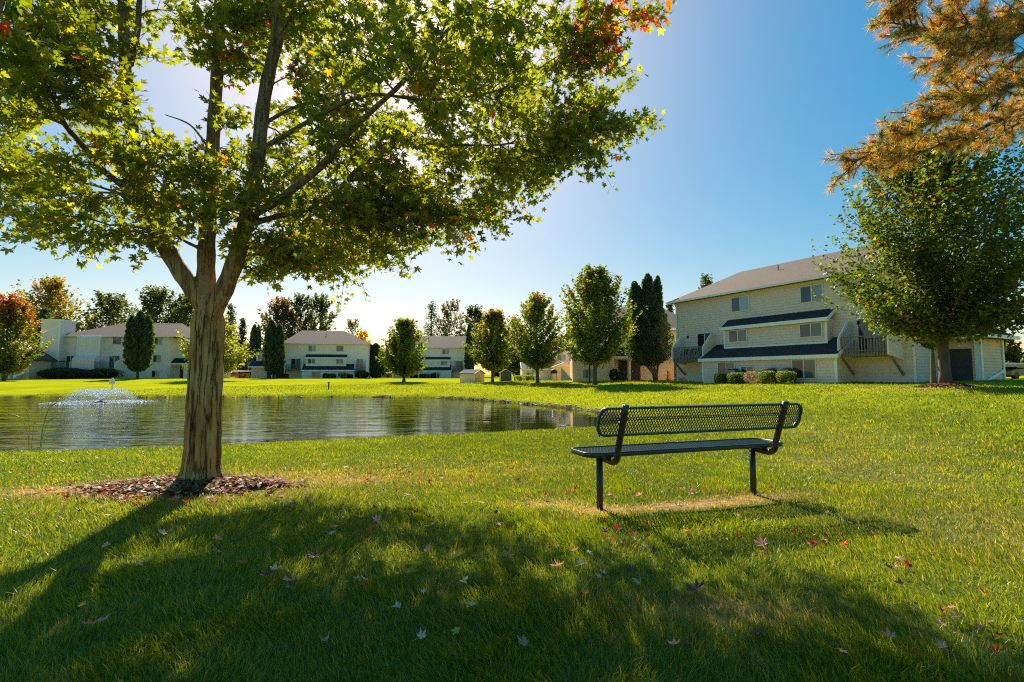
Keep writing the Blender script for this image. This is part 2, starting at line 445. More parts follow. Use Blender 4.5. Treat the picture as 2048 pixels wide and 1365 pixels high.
def build_ground():
    rings = [0.35]
    while rings[-1] < 3500:
        rings.append(rings[-1] * (1.02 if rings[-1] < 130 else 1.12))
    R = np.array(rings)
    ang = np.concatenate([np.radians(np.arange(-62, 62.01, .28)), np.radians(np.arange(66, 297.9, 5))])
    A, Rr = np.meshgrid(ang, R)
    X = np.sin(A) * Rr; Y = np.cos(A) * Rr
    Z = hgt(X, Y)
    na = len(ang); nr = len(R)
    V = np.stack([X.ravel(), Y.ravel(), Z.ravel()], 1)
    V = np.vstack([V, [[0, 0, gz(0, 0)]]])
    i = np.arange(nr - 1)[:, None] * na; k = np.arange(na)[None, :]; k2 = (k + 1) % na
    F = np.stack([i + k, i + k2, i + na + k2, i + na + k], -1).reshape(-1, 4)[:, ::-1]
    x, y = V[:, 0], V[:, 1]
    d = pond_sdf(x, y)
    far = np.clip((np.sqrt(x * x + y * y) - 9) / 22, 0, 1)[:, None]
    near_c = np.array([.085, .115, .018]); far_c = np.array([.34, .35, .010])  # far colour brightened to stand in for sunlight passing through backlit grass
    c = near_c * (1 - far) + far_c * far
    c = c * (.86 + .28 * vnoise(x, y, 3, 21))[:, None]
    dm = dry_mask(x, y)[:, None]
    c = c * (1 - dm) + np.array([.36, .225, .11]) * dm
    mud = np.clip(1 - (d - .06) / .28, 0, 1)[:, None]
    c = c * (1 - mud) + np.array([.10, .065, .035]) * mud
    loops = np.concatenate([F.ravel(), np.stack([np.full(na, len(V) - 1), np.arange(na), (np.arange(na) + 1) % na], 1)[:, ::-1].ravel()])
    starts = np.concatenate([np.arange(len(F)) * 4, len(F) * 4 + np.arange(na) * 3])
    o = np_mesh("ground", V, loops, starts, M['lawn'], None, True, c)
    tag(o, "mown green lawn sloping down to the pond and out to the houses", "lawn", kind="structure")
build_ground()

w = MB(); w.add([(-95, 8, ZW), (9, 8, ZW), (9, 50, ZW), (-95, 50, ZW)], [(0, 1, 2, 3)])
tag(w.build("water", M['water']), "rippled green pond water reflecting the sky and houses", "water", kind="structure")

# ------------------------------------------------------------------ grass blades (too many to count)
def build_grass():
    Xs = []; Ys = []; Ws = []; Hs = []
    for r0, r1, dens, wd, hh in ((.95, 2.6, 11500, .0026, .048), (2.6, 4.2, 7500, .0032, .044), (4.2, 6.5, 4000, .0045, .043), (6.5, 10, 1600, .0068, .042),
                                 (10, 16, 560, .011, .055), (16, 26, 200, .018, .06), (26, 42, 75, .03, .07), (42, 62, 26, .05, .08)):
        a0, a1 = math.radians(-49), math.radians(49)
        n = int(dens * (a1 - a0) / 2 * (r1 * r1 - r0 * r0))
        r = np.sqrt(rng.uniform(r0 * r0, r1 * r1, n)); a = rng.uniform(a0, a1, n)
        x = np.sin(a) * r; y = np.cos(a) * r
        fr = ((r - r0) / (r1 - r0))
        Xs.append(x); Ys.append(y); Ws.append(wd * (.75 + .5 * rng.random(n)) * (1 + .25 * fr)); Hs.append(hh * (.55 + .8 * rng.random(n)))
    x = np.concatenate(Xs); y = np.concatenate(Ys); wd = np.concatenate(Ws); h = np.concatenate(Hs)
    d = pond_sdf(x, y); dm = dry_mask(x, y)
    keep = (d > .22) & (rng.random(len(x)) > dm * .62)
    # not on the mulch
    q = ((x + 3.33) / 1.05) ** 2 + ((y - 5.15) / .50) ** 2
    keep &= (q > 1) | (rng.random(len(x)) < .06)
    x, y, wd, h, dm = x[keep], y[keep], wd[keep], h[keep], dm[keep]
    n = len(x)
    clump = vnoise(x, y, .16, 31) * .6 + vnoise(x, y, .6, 32) * .5
    h = h * (.6 + .85 * clump) * (1 - .35 * dm)
    z = hgt(x, y) - .006
    ang = rng.uniform(0, 2 * math.pi, n)
    lean_a = vnoise(x, y, .35, 33) * 5 + rng.normal(0, .9, n)
    lean = h * (.25 + .9 * rng.random(n) ** 1.5)
    flat = rng.random(n) < .10
    lean = np.where(flat, h * 1.3, lean); hz = np.where(flat, h * .35, h)
    tx, ty = np.cos(ang) * wd / 2, np.sin(ang) * wd / 2
    lx, ly = np.cos(lean_a) * lean, np.sin(lean_a) * lean
    V = np.empty((n, 5, 3), np.float32)
    V[:, 0] = np.stack([x - tx, y - ty, z], 1); V[:, 1] = np.stack([x + tx, y + ty, z], 1)
    mx, my, mz = x + lx * .35, y + ly * .35, z + hz * .6
    V[:, 2] = np.stack([mx + tx * .85, my + ty * .85, mz], 1); V[:, 3] = np.stack([mx - tx * .85, my - ty * .85, mz], 1)
    V[:, 4] = np.stack([x + lx, y + ly, z + hz], 1)
    b = np.arange(n)[:, None] * 5
    loops = (b + np.array([0, 1, 2, 3, 3, 2, 4])[None]).ravel()
    starts = (np.arange(n)[:, None] * 7 + np.array([0, 4])[None]).ravel()
    t = rng.random(n)[:, None]
    g1 = np.array([.064, .120, .005]); g2 = np.array([.150, .200, .007]); g3 = np.array([.22, .22, .04])
    c = g1 * (1 - t) + g2 * t
    pick = (rng.random(n) < .12)[:, None]; c = np.where(pick, g3, c)
    patch = vnoise(x, y, 1.8, 34)[:, None]; c = c * (.85 + .4 * patch)
    dry = (rng.random(n) < np.clip(dm * .95 + .02, 0, .8))[:, None]
    c = np.where(dry, np.array([.30, .25, .11]) * (.7 + .6 * t), c)
    c5 = np.repeat(c, 5, 0)
    o = np_mesh("grass", V.reshape(-1, 3), loops, starts, M['grass'], None, False, c5)
    tag(o, "short green grass with dry straw coloured blades mixed in", "grass", kind="stuff")
build_grass()

# ------------------------------------------------------------------ foliage generators
def rand_dirs(n, r=rng):
    v = r.normal(size=(n, 3)); return v / np.linalg.norm(v, axis=1, keepdims=True)

def leaf_quads(pts, size, up=.4, seed=0, elong=1.0):
    """diamond leaves at pts; returns V,F"""
    n = len(pts)
    nm = rand_dirs(n); nm[:, 2] = np.abs(nm[:, 2]) + up; nm /= np.linalg.norm(nm, axis=1, keepdims=True)
    t = rand_dirs(n); t -= nm * (t * nm).sum(1, keepdims=True); t /= np.linalg.norm(t, axis=1, keepdims=True)
    b = np.cross(nm, t)
    s = (size * (.6 + .8 * rng.random(n)))[:, None]
    V = np.empty((n, 4, 3), np.float32)
    V[:, 0] = pts - t * s * .5 * elong; V[:, 1] = pts + b * s * .42 + nm * s * .08; V[:, 2] = pts + t * s * .5 * elong; V[:, 3] = pts - b * s * .42 + nm * s * .08
    F = np.arange(n)[:, None] * 4 + np.array([0, 1, 2, 3])[None]
    return V.reshape(-1, 3), F

def mixcol(n, cols, wts):
    cols = np.array(cols); i = rng.choice(len(cols), n, p=np.array(wts) / sum(wts))
    return cols[i] * (.75 + .5 * rng.random(n))[:, None]

def crown_obj(name, pts, size, cols, parent, up=.4, mat='leaf_far', elong=1.0):
    V, F = leaf_quads(pts, size, up, elong=elong)
    return const_mesh(name, V, F, M[mat], parent, False, np.repeat(cols, 4, 0))

GREENS = [(.055, .09, .014), (.08, .125, .018), (.12, .155, .02), (.19, .20, .025)]
AUT = [(.20, .08, .015), (.26, .12, .02), (.17, .04, .02)]

def broad_tree(px, top, base, half, Y, label, cat='tree', nb=120, per=55, leaf=.28, autumn=0., aut_cols=AUT, greens=GREENS,
               trunk_w=.3, clear=.18, shape=1.0, group=None, name='maple_tree', wts=(3, 4, 3, 1.2), open_=0., topmul=1.0, dens=1.0, scatter=.075):
    x = P(px, 750, Y)[0]; z0 = gz(x, Y)
    H = P(px, top, Y)[2] - z0
    R = half / FPX * Y * 1.10 / (1 + ((px - 1024) / FPX) ** 2) ** .5
    nb = int(nb * 1.25); per = int(per * 1.15); leaf = leaf * 1.12
    root = empty(name, (x, Y, z0)); tag(root, label, cat, group)
    pts = []; lim = MB(); tops = []
    tw = trunk_w
    bend = rng.normal(0, .12, 2)
    lim.tube([(0, 0, -.15), (0, 0, H * .05), (bend[0] * .3, bend[1] * .3, H * .25), (bend[0], bend[1], H * .5), (0, 0, H * .85)],
             [tw * .75, tw * .52, tw * .45, tw * .28, tw * .06], 8)
    nb = int(nb * dens); ph = rng.uniform(0, 6.28)
    for i in range(nb):
        a = rng.uniform(0, 2 * math.pi)
        u = rng.random() ** 1.05
        # crown profile: widest at 40 percent of crown height
        zc = clear * H + (1 - clear) * H * u
        prof = math.sin(math.pi * min(max((u * .86 + .12), 0), 1)) ** (.62 * shape)
        rr = R * prof * rng.uniform(.66, 1.08)
        lump = 1 + .17 * math.sin(a * 3 + zc * 1.3 * 8 / H + ph) + .13 * math.sin(a * 5 - zc * 2.6 * 8 / H + 2 * ph) + .10 * math.sin(zc * 5.5 * 8 / H + ph * 3)
        rr *= lump
        if rng.random() < open_: continue
        end = np.array([math.cos(a) * rr, math.sin(a) * rr, zc])
        h0 = max(clear * H * .9, zc - rr * rng.uniform(.6, 1.3) - .04 * H)
        st = np.array([0, 0, min(h0, H * .85)])
        mid = (st + end) / 2 + np.array([0, 0, -.06 * rr])
        t = np.linspace(0, 1, 7)[:, None]
        path = (1 - t) ** 2 * st + 2 * t * (1 - t) * mid + t * t * end
        if i % 5 == 0: lim.tube(path[::2], [tw * .16, tw * .1, tw * .05, tw * .02], 4, False)
        m = int(per * rng.uniform(.7, 1.3))
        tt = rng.beta(2.2, 1.25, m)
        k = tt * 6; ki = np.clip(k.astype(int), 0, 5); f = (k - ki)[:, None]
        p = path[ki] * (1 - f) + path[ki + 1] * f
        jit = rng.normal(0, 1, (m, 3)) * (R * scatter) * (1.15 - .75 * tt)[:, None]
        out = end / (np.linalg.norm(end) + 1e-6)
        p = p + jit + (np.array([0, 0, 1]) * .6 + out * .4) * (np.clip(tt - .85, 0, 1) * R * .6)[:, None]
        pts.append(p); tops.append(np.full(m, i))
    # a few shoots at the very top
    for i in range(10):
        a = rng.uniform(0, 6.28); r0 = R * .35 * rng.random()
        b = np.array([math.cos(a) * r0, math.sin(a) * r0, H * .86]); m = 26
        tt = rng.random(m)[:, None]
        pts.append(b + np.array([math.cos(a) * .1 * R, math.sin(a) * .1 * R, H * .15]) * tt + rng.normal(0, .035 * R, (m, 3))); tops.append(np.full(m, 500 + i))
    pts = np.vstack(pts); idb = np.concatenate(tops)
    n = len(pts)
    c = mixcol(n, greens, wts[:len(greens)])
    cl = np.sin(idb * 12.9898) * 43758.5; cl = cl - np.floor(cl)
    hrel = np.clip((pts[:, 2] / H - .45) * 1.6, 0, 1)
    if autumn > 0:
        pr = np.clip(autumn * (hrel ** 1.2 * 1.4 * topmul + .10) * (.3 + 1.4 * cl), 0, 1)
        sel = rng.random(n) < pr
        c = np.where(sel[:, None], mixcol(n, aut_cols, [1] * len(aut_cols)), c)
    crown_obj("crown", pts, leaf, c, root, .35)
    lim.build("trunk", M['bark_far'], root, True)
    return root

def arborvitae(px, top, base_y, half, Y, label, tips, trunks=1, group='tall columnar arborvitae beside the houses', leaf=.16, n=9000, skirt=.12, lean=None):
    """dense column of upright sprays; tips = list of (dx, rel height, rel width)"""
    x = P(px, 750, Y)[0]; z0 = gz(x, Y); H = P(px, top, Y)[2] - z0; R = half / FPX * Y
    root = empty("arborvitae", (x, Y, z0)); tag(root, label, 'evergreen tree', group)
    pts = []; core = MB()
    for dx, hh, ww in tips:
        m = int(n / len(tips)); u = rng.random(m)
        hz = H * hh
        zc = skirt * H + (hz - skirt * H) * u
        prof = np.clip((1 - u) * 5.5, 0, 1) ** .55 * (.62 + .38 * np.sin(np.pi * np.clip(u * 1.15 + .1, 0, 1))) * np.clip(u * 6 + .45, 0, 1)
        a = rng.uniform(0, 2 * math.pi, m)
        lump = 1 + .10 * np.sin(a * 5 + zc * 2.3) + .09 * np.sin(a * 9 - zc * 4.1) + .07 * np.sin(zc * 6.3 + a)
        rr = R * ww * prof * lump * (1 - .22 * rng.random(m) ** 2) + rng.normal(0, .03, m)
        sl = dx * R * (.35 + .65 * u)
        pts.append(np.stack([np.cos(a) * rr + sl, np.sin(a) * rr, zc + rng.normal(0, .05, m)], 1))
        prof_pts = []
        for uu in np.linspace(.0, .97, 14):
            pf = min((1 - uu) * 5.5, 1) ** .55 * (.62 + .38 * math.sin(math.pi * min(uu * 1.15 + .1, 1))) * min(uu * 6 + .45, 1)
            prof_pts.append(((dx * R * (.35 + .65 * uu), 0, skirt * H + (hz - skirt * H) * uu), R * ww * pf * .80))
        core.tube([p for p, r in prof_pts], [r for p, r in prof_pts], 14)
    pts = np.vstack(pts)
    c = mixcol(len(pts), [(.026, .050, .014), (.040, .072, .017), (.065, .10, .02)], [3, 3, 1.4])
    V, F = leaf_quads(pts, leaf, -.3, elong=1.5)
    nc = len(core.v)
    V = np.vstack([V, np.array(core.v)])
    loops = np.concatenate([F.ravel(), np.array([i + len(pts) * 4 for f in core.f for i in f])])
    starts = np.concatenate([np.arange(len(F)) * 4, len(F) * 4 + np.cumsum([0] + [len(f) for f in core.f[:-1]])])
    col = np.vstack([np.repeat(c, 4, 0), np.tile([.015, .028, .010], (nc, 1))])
    np_mesh("foliage", V, loops, starts, M['leaf_far'], root, False, col)
    t = MB()
    for i in range(trunks):
        k = (i - (trunks - 1) / 2)
        bx = (.25 if trunks > 1 else 0) * R + k * .05
        t.tube([(bx, 0, -.15), (bx - .02 + k * .05, 0, H * .06), (k * .28 * R, .05 * k, H * (skirt + .09)), (k * .3 * R, 0, H * .3)],
               [.16, .13, .10, .08] if trunks > 1 else [.24, .2, .17, .1], 7)
    t.build("trunk", M['bark_far'], root, True)
    return root

def conifer(px, top, base, half, Y, label, leaf=.3, n=60, cols=((.02, .035, .014), (.035, .055, .02), (.05, .07, .03)), sparse=False, group='dark evergreens behind the houses', base_z=None):
    x = P(px, 750, Y)[0]; z0 = gz(x, Y); H = P(px, top, Y)[2] - z0; R = half / FPX * Y
    root = empty("spruce_tree", (x, Y, z0)); tag(root, label, 'evergreen tree', group)
    pts = []; lim = MB(); lim.tube([(0, 0, -.2), (0, 0, H * .5), (0, 0, H * .99)], [.28, .16, .02], 7)
    for i in range(n):
        u = (i + rng.random()) / n; a = rng.uniform(0, 6.28)
        L = R * (1 - u) ** .8 * rng.uniform(.7, 1.1) + .15
        z = H * (.1 + .9 * u)
        end = np.array([math.cos(a) * L, math.sin(a) * L, z - L * .12 + (u > .7) * L * .3])
        m = int((60 if not sparse else 30) * (1.15 - u * .7))
        t = rng.random(m)[:, None] ** .7
        p = np.array([0, 0, z]) * (1 - t) + end * t + rng.normal(0, 1, (m, 3)) * (.10 * R + .08)
        pts.append(p)
        if i % 2 == 0: lim.tube([(0, 0, z), end], [.05, .01], 4, False)
    pts = np.vstack(pts)
    crown_obj("foliage", pts, leaf, mixcol(len(pts), cols, [1] * len(cols)), root, .1, elong=1.6)
    lim.build("trunk", M['bark_far'], root, True)
    return root

# ------------------------------------------------------------------ buildings
def lap_wall(mb, a, b, z0, z1, n, exp=.15, dep=.055):
    """lapped boards between plan points a and b on the plane facing n"""
    a = np.array(a, float); b = np.array(b, float); n = np.array(n, float)
    z = z0
    while z < z1 - .005:
        zt = min(z + exp, z1)
        o = n * dep; i = n * .003
        A0 = (*(a + o), z); B0 = (*(b + o), z); A1 = (*(a + i), zt); B1 = (*(b + i), zt)
        mb.add([A0, B0, B1, A1, (*(a - n * .01), z), (*(b - n * .01), z)], [(0, 1, 2, 3), (4, 5, 1, 0)])
        z = zt

def window(root, x0, x1, z0, z1, y, right='glass_curtain', left='glass_dark', name='window'):
    """sliding window on a wall that faces -y"""
    f = MB(); t = .07
    f.box(x0 - t, x1 + t, y - .10, y + .02, z1, z1 + t); f.box(x0 - t, x1 + t, y - .10, y + .02, z0 - t, z0)
    f.box(x0 - t, x0, y - .095, y + .02, z0, z1); f.box(x1, x1 + t, y - .095, y + .02, z0, z1)
    m = (x0 + x1) / 2; f.box(m - .035, m + .035, y - .09, y + .02, z0, z1)
    w = f.build(name, M['frame_w'], root)
    g = MB(); g.add([(x0, y - .064, z0), (m - .035, y - .064, z0), (m - .035, y - .064, z1), (x0, y - .064, z1)], [(0, 1, 2, 3)])
    g.cur = 1; g.add([(m + .035, y - .064, z0), (x1, y - .064, z0), (x1, y - .064, z1), (m + .035, y - .064, z1)], [(0, 1, 2, 3)])
    g.build("pane", None, w, mats=[M[left], M[right]])
    return w

def hip_roof(mb, x0, x1, y0, y1, ze, rise, hl, hr, th=.16):
    """hip roof; hl/hr = how far the ridge ends sit in from the ends"""
    ym = (y0 + y1) / 2; zr = ze + rise
    V = [(x0, y0, ze), (x1, y0, ze), (x1, y1, ze), (x0, y1, ze), (x0 + hl, ym, zr), (x1 - hr, ym, zr)]
    V2 = [(a, b, c - th) for a, b, c in V[:4]]
    mb.add(V + V2, [(0, 1, 5, 4), (2, 3, 4, 5), (1, 2, 5), (3, 0, 4), (6, 7, 1, 0), (7, 8, 2, 1), (8, 9, 3, 2), (9, 6, 0, 3), (9, 8, 7, 6)])

def shed_roof(root, x0, x1, y_out, z_out, y_in, z_in, ov=.15, name='lower_roof', th=.10):
    r = MB(); r.prism([(y_out - ov, z_out), (y_in, z_in), (y_in, z_in - th), (y_out - ov, z_out - th)], x0 - ov, x1 + ov, 'x')
    o = r.build(name, M['shingle_dark'], root)
    f = MB(); f.box(x0 - ov - .003, x1 + ov + .003, y_out - ov - .05, y_out - ov - .002, z_out - .24, z_out + .012)
    for xx in (x0 - ov - .004, x1 + ov - .046):
        f.prism([(y_out - ov - .002, z_out - .24), (y_out - ov - .002, z_out + .012), (y_in, z_in + .012), (y_in, z_in - .24)], xx, xx + .05, 'x')
    f.build("fascia", M['trim'], o)
    return o

def deck(root, x0, x1, zf, out, wall_top, mat_wall, full_brace=True, items=None):
    d = MB(); d.box(x0, x1, -out, -.03, zf - .22, zf); dk = d.build("deck", M['wood'], root)
    r = MB(); zt = zf + 1.05
    r.box(x0 + .1, x1 - .1, -out - .02, -out + .06, zt - .06, zt); r.box(x0 + .1, x1 - .1, -out, -out + .04, zf + .10, zf + .16)
    nbal = int((x1 - x0) / .17)
    for i in range(nbal):
        xx = x0 + .12 + (x1 - x0 - .24) * i / (nbal - 1)
        r.box(xx - .025, xx + .025, -out - .05, -out - .022, zf - .24, zt - .02)
    r.build("railing", M['wood'], dk)
    for xs in (x0, x1):
        wl_ = MB(); t = .07
        poly = [(0, zf - .5), (-out * .98, zf - .22), (-out - .08, zf - .15), (-out - .08, zf + .9), (-out * .35, wall_top), (0, wall_top)]
        wl_.prism(poly, xs - t, xs + t, 'x'); wobj = wl_.build("wing_wall", mat_wall, dk)
        c = MB()
        for (a, b) in ((2, 3), (3, 4)):
            p, q = poly[a], poly[b]
            c.bar((xs, p[0] - .02, p[1]), (xs, q[0] - .02, q[1] + .02), .2, .06, up=(1, 0, 0))
        c.build("cap_trim", M['trim'], wobj)
        b = MB(); b.bar((xs, -out * .9, zf - .25), (xs, -.08, zf - 1.35), .10, .14); b.build("brace", M['wood'], dk)
    return dk

def sliding_door(root, x0, x1, z0, z1, y=0, right='glass_green'):
    return window(root, x0, x1, z0, z1, y, right=right, name='patio_door')

def townhouse(origin, ang, zb, L, D, mat, label, up, mid, low, bay, ext, decks, laps=False, eave=7.2, rise=3.0, hl=2.6, hr=2.6, group='three storey apartment houses round the pond', mirror=False):
    root = empty("apartment_building", (origin[0], origin[1], zb), ang)
    tag(root, label, "apartment building", group)
    b = MB(); b.box(0, L, 0, D, -.6, eave)
    if laps:
        lap_wall(b, (0, 0), (L, 0), 0, eave, (0, -1), laps)
        lap_wall(b, (0, D), (0, 0), 0, eave, (-1, 0), laps)
        lap_wall(b, (L, 0), (L, D), 0, eave, (1, 0), laps)
    b.build("wall", mat, root)
    pieces("corner_trim", M['trim'], root, (-.03, .09, -.06, -.0, 0, eave - .02), (L - .09, L + .03, -.06, -.0, 0, eave - .02))
    r = MB(); ov = .5
    hip_roof(r, -ov, L + ov, -ov, D + ov, eave + .04, rise, hl, hr)
    rf = r.build("roof", M['shingle'], root)
    g = MB(); g.box(-ov - .02, L + ov + .02, -ov - .10, -ov - .004, eave - .14, eave + .02)
    g.box(-ov - .10, -ov - .004, -ov, D + ov, eave - .14, eave + .02)
    g.build("gutter", M['trim'], rf)
    vp = MB(); vp.tube([(L * .45, D * .3, eave + rise * .6), (L * .45, D * .3, eave + rise * .6 + .55)], .06, 8)
    vp.build("vent_pipe", M['metal'], rf)
    dp = MB(); dp.tube([(.16, -.5, eave - .1), (.16, -.12, eave - .55), (.16, -.10, .3), (.16, -.6, .06)], .05, 6); dp.build("downspout", M['trim'], root)
    for i, (a, c, *k) in enumerate(up): window(root, a, c, 5.62, 6.72, 0, *(k or ['glass_curtain']))
    # upper bay
    if bay:
        x0, x1 = bay; m = MB(); m.box(x0, x1, -.7, -.001, 2.75, 4.28)
        if laps: lap_wall(m, (x0, -.7), (x1, -.7), 2.78, 4.2, (0, -1), laps)
        bo = m.build("bay", mat, root)
        c = MB(); c.box(x0 - .03, x0 + .12, -.76, -.705, 2.75, 4.2); c.box(x1 - .12, x1 + .03, -.76, -.705, 2.75, 4.2)
        c.box(x0 - .02, x1 + .02, -.75, -.706, 2.60, 2.745); c.build("bay_trim", M['trim'], bo)
        shed_roof(root, x0 + .1, x1 - .05, -.7, 4.32, 0.0, 4.98, .28)
        for a, c in mid: window(bo, a, c, 3.12, 3.98, -.7, 'glass_green')
    if ext:
        x0, x1 = ext; m = MB(); m.box(x0, x1, -1.8, -.001, -.6, 1.72)
        m.prism([(-1.8, 1.72), (0, 1.72), (0, 2.95)], x0, x0 + .1, 'x'); m.prism([(-1.8, 1.72), (0, 1.72), (0, 2.95)], x1 - .1, x1, 'x')
        if laps:
            lap_wall(m, (x0, -1.8), (x1, -1.8), 0, 1.7, (0, -1), laps)
            lap_wall(m, (x1, -1.8), (x1, 0), 0, 1.7, (1, 0), laps)
            lap_wall(m, (x0, 0), (x0, -1.8), 0, 1.7, (-1, 0), laps)
        eo = m.build("ground_floor_extension", mat, root)
        pieces('corner_trim', M['trim'], eo, (x0 - .04, x0 + .13, -1.86, -1.803, 0, 1.6), (x1 - .13, x1 + .04, -1.86, -1.803, 0, 1.6))
        sr = shed_roof(root, x0, x1, -1.8, 1.80, -.0, 3.05, .22)
        pieces('roof_vent', M['black'], sr, (x0 + 2.6, x0 + 3.1, -1.55, -1.25, 1.95, 2.16), (x1 - 3.4, x1 - 2.8, -1.0, -.7, 2.3, 2.56))
        for a, c, z0, z1 in low: window(eo, a, c, z0, z1, -1.8, 'glass_green')
    for (x0, x1, dr) in decks:
        deck(root, x0, x1, 1.85, 1.5, 3.9, mat)
        if dr: sliding_door(root, dr[0], dr[1], 1.9, 4.05, 0)
        l = MB(); l.box(x0 + .35, x0 + .45, -.14, -.03, 3.75, 3.98); l.build("wall_lamp", M['black'], root)
    return root

# the big house on the right
E0 = np.array([15.2, 46.0]); Eu = np.array([.46219862, -.88677643])
ZE = .60
houseE = townhouse(E0, math.atan2(Eu[1], Eu[0]), ZE, 18.6, 9, M['siding'],
    "large tan three storey apartment house with navy lower roofs on the right lawn",
    [(6.1, 7.65, 'glass_blue'), (11.9, 13.4, 'glass_curtain')], [(6.35, 7.9), (12.2, 13.65)],
    [(12.25, 13.8, .28, 1.48), (6.1, 7.6, .28, 1.45), (8.2, 9.2, .7, 1.1)], (5.8, 14.0), (4.5, 15.15),
    [(1.0, 4.4, (2.5, 4.0)), (15.2, 18.0, (15.6, 17.4))], laps=.2, hl=4.0, hr=3.5, rise=2.6)
# entry wing behind its right corner
m = MB(); m.box(18.61, 20.5, 3.0, 6.0, -.6, 2.75); lap_wall(m, (18.64, 3.0), (20.5, 3.0), 0, 2.7, (0, -1), .185); lap_wall(m, (20.5, 3.0), (20.5, 6.0), 0, 2.7, (1, 0), .185)
wing = m.build("entry_wing", M['siding_tan'], houseE)
d = MB(); d.box(19.0, 20.15, 2.90, 2.96, 0, 2.05); dd = d.build("entry_door", M['dark_door'], houseE)
h = MB(); h.tube([(19.12, 2.86, 1.0), (19.12, 2.86, 1.12)], .03, 6); h.build("handle", M['frame_w'], dd)
c = MB(); c.box(20.3, 20.56, 2.90, 2.955, 0, 2.6); c.box(20.545, 20.60, 2.90, 3.12, 0, 2.6); c.box(20.545, 20.60, 5.85, 6.05, 0, 2.6); c.bar((20.58, 3.1, .06), (20.58, 5.9, .75), .05, .16, up=(0, 0, 1)); c.build("wing_trim", M['trim'], wing)
r = MB(); hip_roof(r, 18.2, 21.1, 2.3, 6.5, 2.80, 1.0, .2, 1.2); wr = r.build("wing_roof", M['shingle_dark'], houseE)
c = MB(); c.box(18.65, 21.15, 2.2, 2.296, 2.62, 2.83); c.box(21.104, 21.2, 2.2, 6.5, 2.62, 2.83); c.build("gutter", M['trim'], wr)
del m, d, c

# two houses across the pond
pB = P(568, 757, 100); zB = gz(pB[0], 100)
aB = math.atan2(.18665887, .98242479)
houseB = townhouse((pB[0], 100), aB, .25, 16.1, 11, M['siding_pale'],
    "cream apartment house with hip roof seen across the pond right of the big maple trunk",
    [(4.5, 5.85, 'glass_curtain'), (9.9, 11.2, 'glass_dark')], [(4.6, 5.9), (10.0, 11.3)],
    [(5.6, 7.1, .2, 1.4), (9.2, 10.1, .4, 1.1), (10.6, 12, .5, 1.4)], (4.2, 11.9), (3.75, 13.6),
    [(.5, 3.6, (1.3, 3.0)), (13.7, 15.9, (13.9, 15.1))], hl=2.4, hr=6)
pC = P(785, 757, 116)
houseC = townhouse((pC[0], 116), 0, .25, 17.2, 11, M['siding_pale'],
    "cream apartment house with brown roof farthest across the pond behind a round maple",
    [(4.0, 5.4, 'glass_curtain'), (11.5, 13, 'glass_curtain')], [(5, 6.4), (11.3, 12.7)],
    [(9.8, 11.2, .2, 1.45), (4.6, 6, .2, 1.4)], (4.6, 13.3), (4.2, 13.7),
    [(.5, 3.9, (1.3, 3.0)), (13.9, 16.8, (14.5, 16.2))], hl=1.2, hr=.6)
# side wing of house B
m = MB(); m.box(-7.2, -.01, 4, 10, -.5, 2.7); m.box(-6.6, -.01, 4.6, 10, 2.7, 5.4); wB = m.build("side_wing", M['siding_pale'], houseB)
m = MB(); m.prism([(-6.9, 5.4), (-.02, 8.0), (-.02, 5.4)], 4.3, 10.2, 'y'); m.build("side_roof", M['shingle'], houseB)
shed_roof(houseB, -7.3, -.4, 2.9, 2.55, 4.6, 3.7, .25)
pieces("entry_door", M['dark_door'], houseB, (-4.3, -3.5, 3.93, 4.0, 0, 2.1), (-2.6, -.7, 3.93, 4.0, 0, 2.1))
pieces("porch_post", M['trim'], houseB, (-3.2, -2.95, 2.8, 3.05, 0, 2.4), (-6.9, -6.65, 2.8, 3.05, 0, 2.4))
m = MB(); m.box(-4.2, -2.9, 6, 7.2, 6, 9.6); m.build("chimney", M['trim'], houseB)
window(houseB, -6.2, -5.6, 4.0, 5.0, 4.6); window(houseB, -4.8, -4.2, 4.0, 5.0, 4.6)

# far left house A
pA = P(97, 757, 86)
uA = np.array([.99452702, .1044797])
A = empty("apartment_building", (pA[0], 86, .40), math.atan2(uA[1], uA[0]))
tag(A, "grey white apartment house with tall chimney block, leftmost whole house across the pond", "apartment building", 'three storey apartment houses round the pond')
m = MB(); m.box(2.0, 19.0, 0, 12, -.6, 7.4); m.box(19.0, 24.5, 2.2, 12, -.6, 4.6)
m.prism([(19.0, 4.6), (24.5, 4.6), (24.5, 4.8), (20.2, 7.35), (19.0, 7.35)], 2.2, 12, 'y'); m.build("wall", M['siding_pale'], A)
r = MB(); hip_roof(r, 1.5, 20.3, -.5, 12.5, 7.44, 2.9, 6.5, 2.2)
r.prism([(20.0, 7.5), (20.0, 7.3), (25.0, 4.3), (25.0, 4.5)], 1.7, 12.5, 'y')
rA = r.build("roof", M['shingle'], A)
m = MB(); m.box(1.5, 20.2, -.62, -.504, 7.28, 7.46); m.build("gutter", M['trim'], rA)
m = MB(); m.box(-.6, 2.4, -1.4, 2.0, -.6, 9.9); ch = m.build("chimney", M['siding_pale'], A)
m = MB(); m.box(-.7, 2.5, -1.5, 2.1, 9.9, 10.15); m.box(2.25, 2.44, -1.44, -1.402, 0, 9.9); m.build("chimney_cap", M['trim'], ch)
m = MB(); m.box(5.2, 8.7, -1.3, -.002, -.6, 7.25); m.prism([(-1.3, 2.0), (-1.3, 3.9), (-.9, 4.3), (-2.4, 3.4), (-2.4, 1.4)], 5.21, 8.69); bl = m.build("projecting_bay", M['siding_pale'], A)
m = MB(); m.box(5.12, 5.26, -1.36, -1.302, 0, 7.2); m.box(8.64, 8.78, -1.36, -1.302, 0, 7.2); m.build("bay_trim", M['trim'], bl)
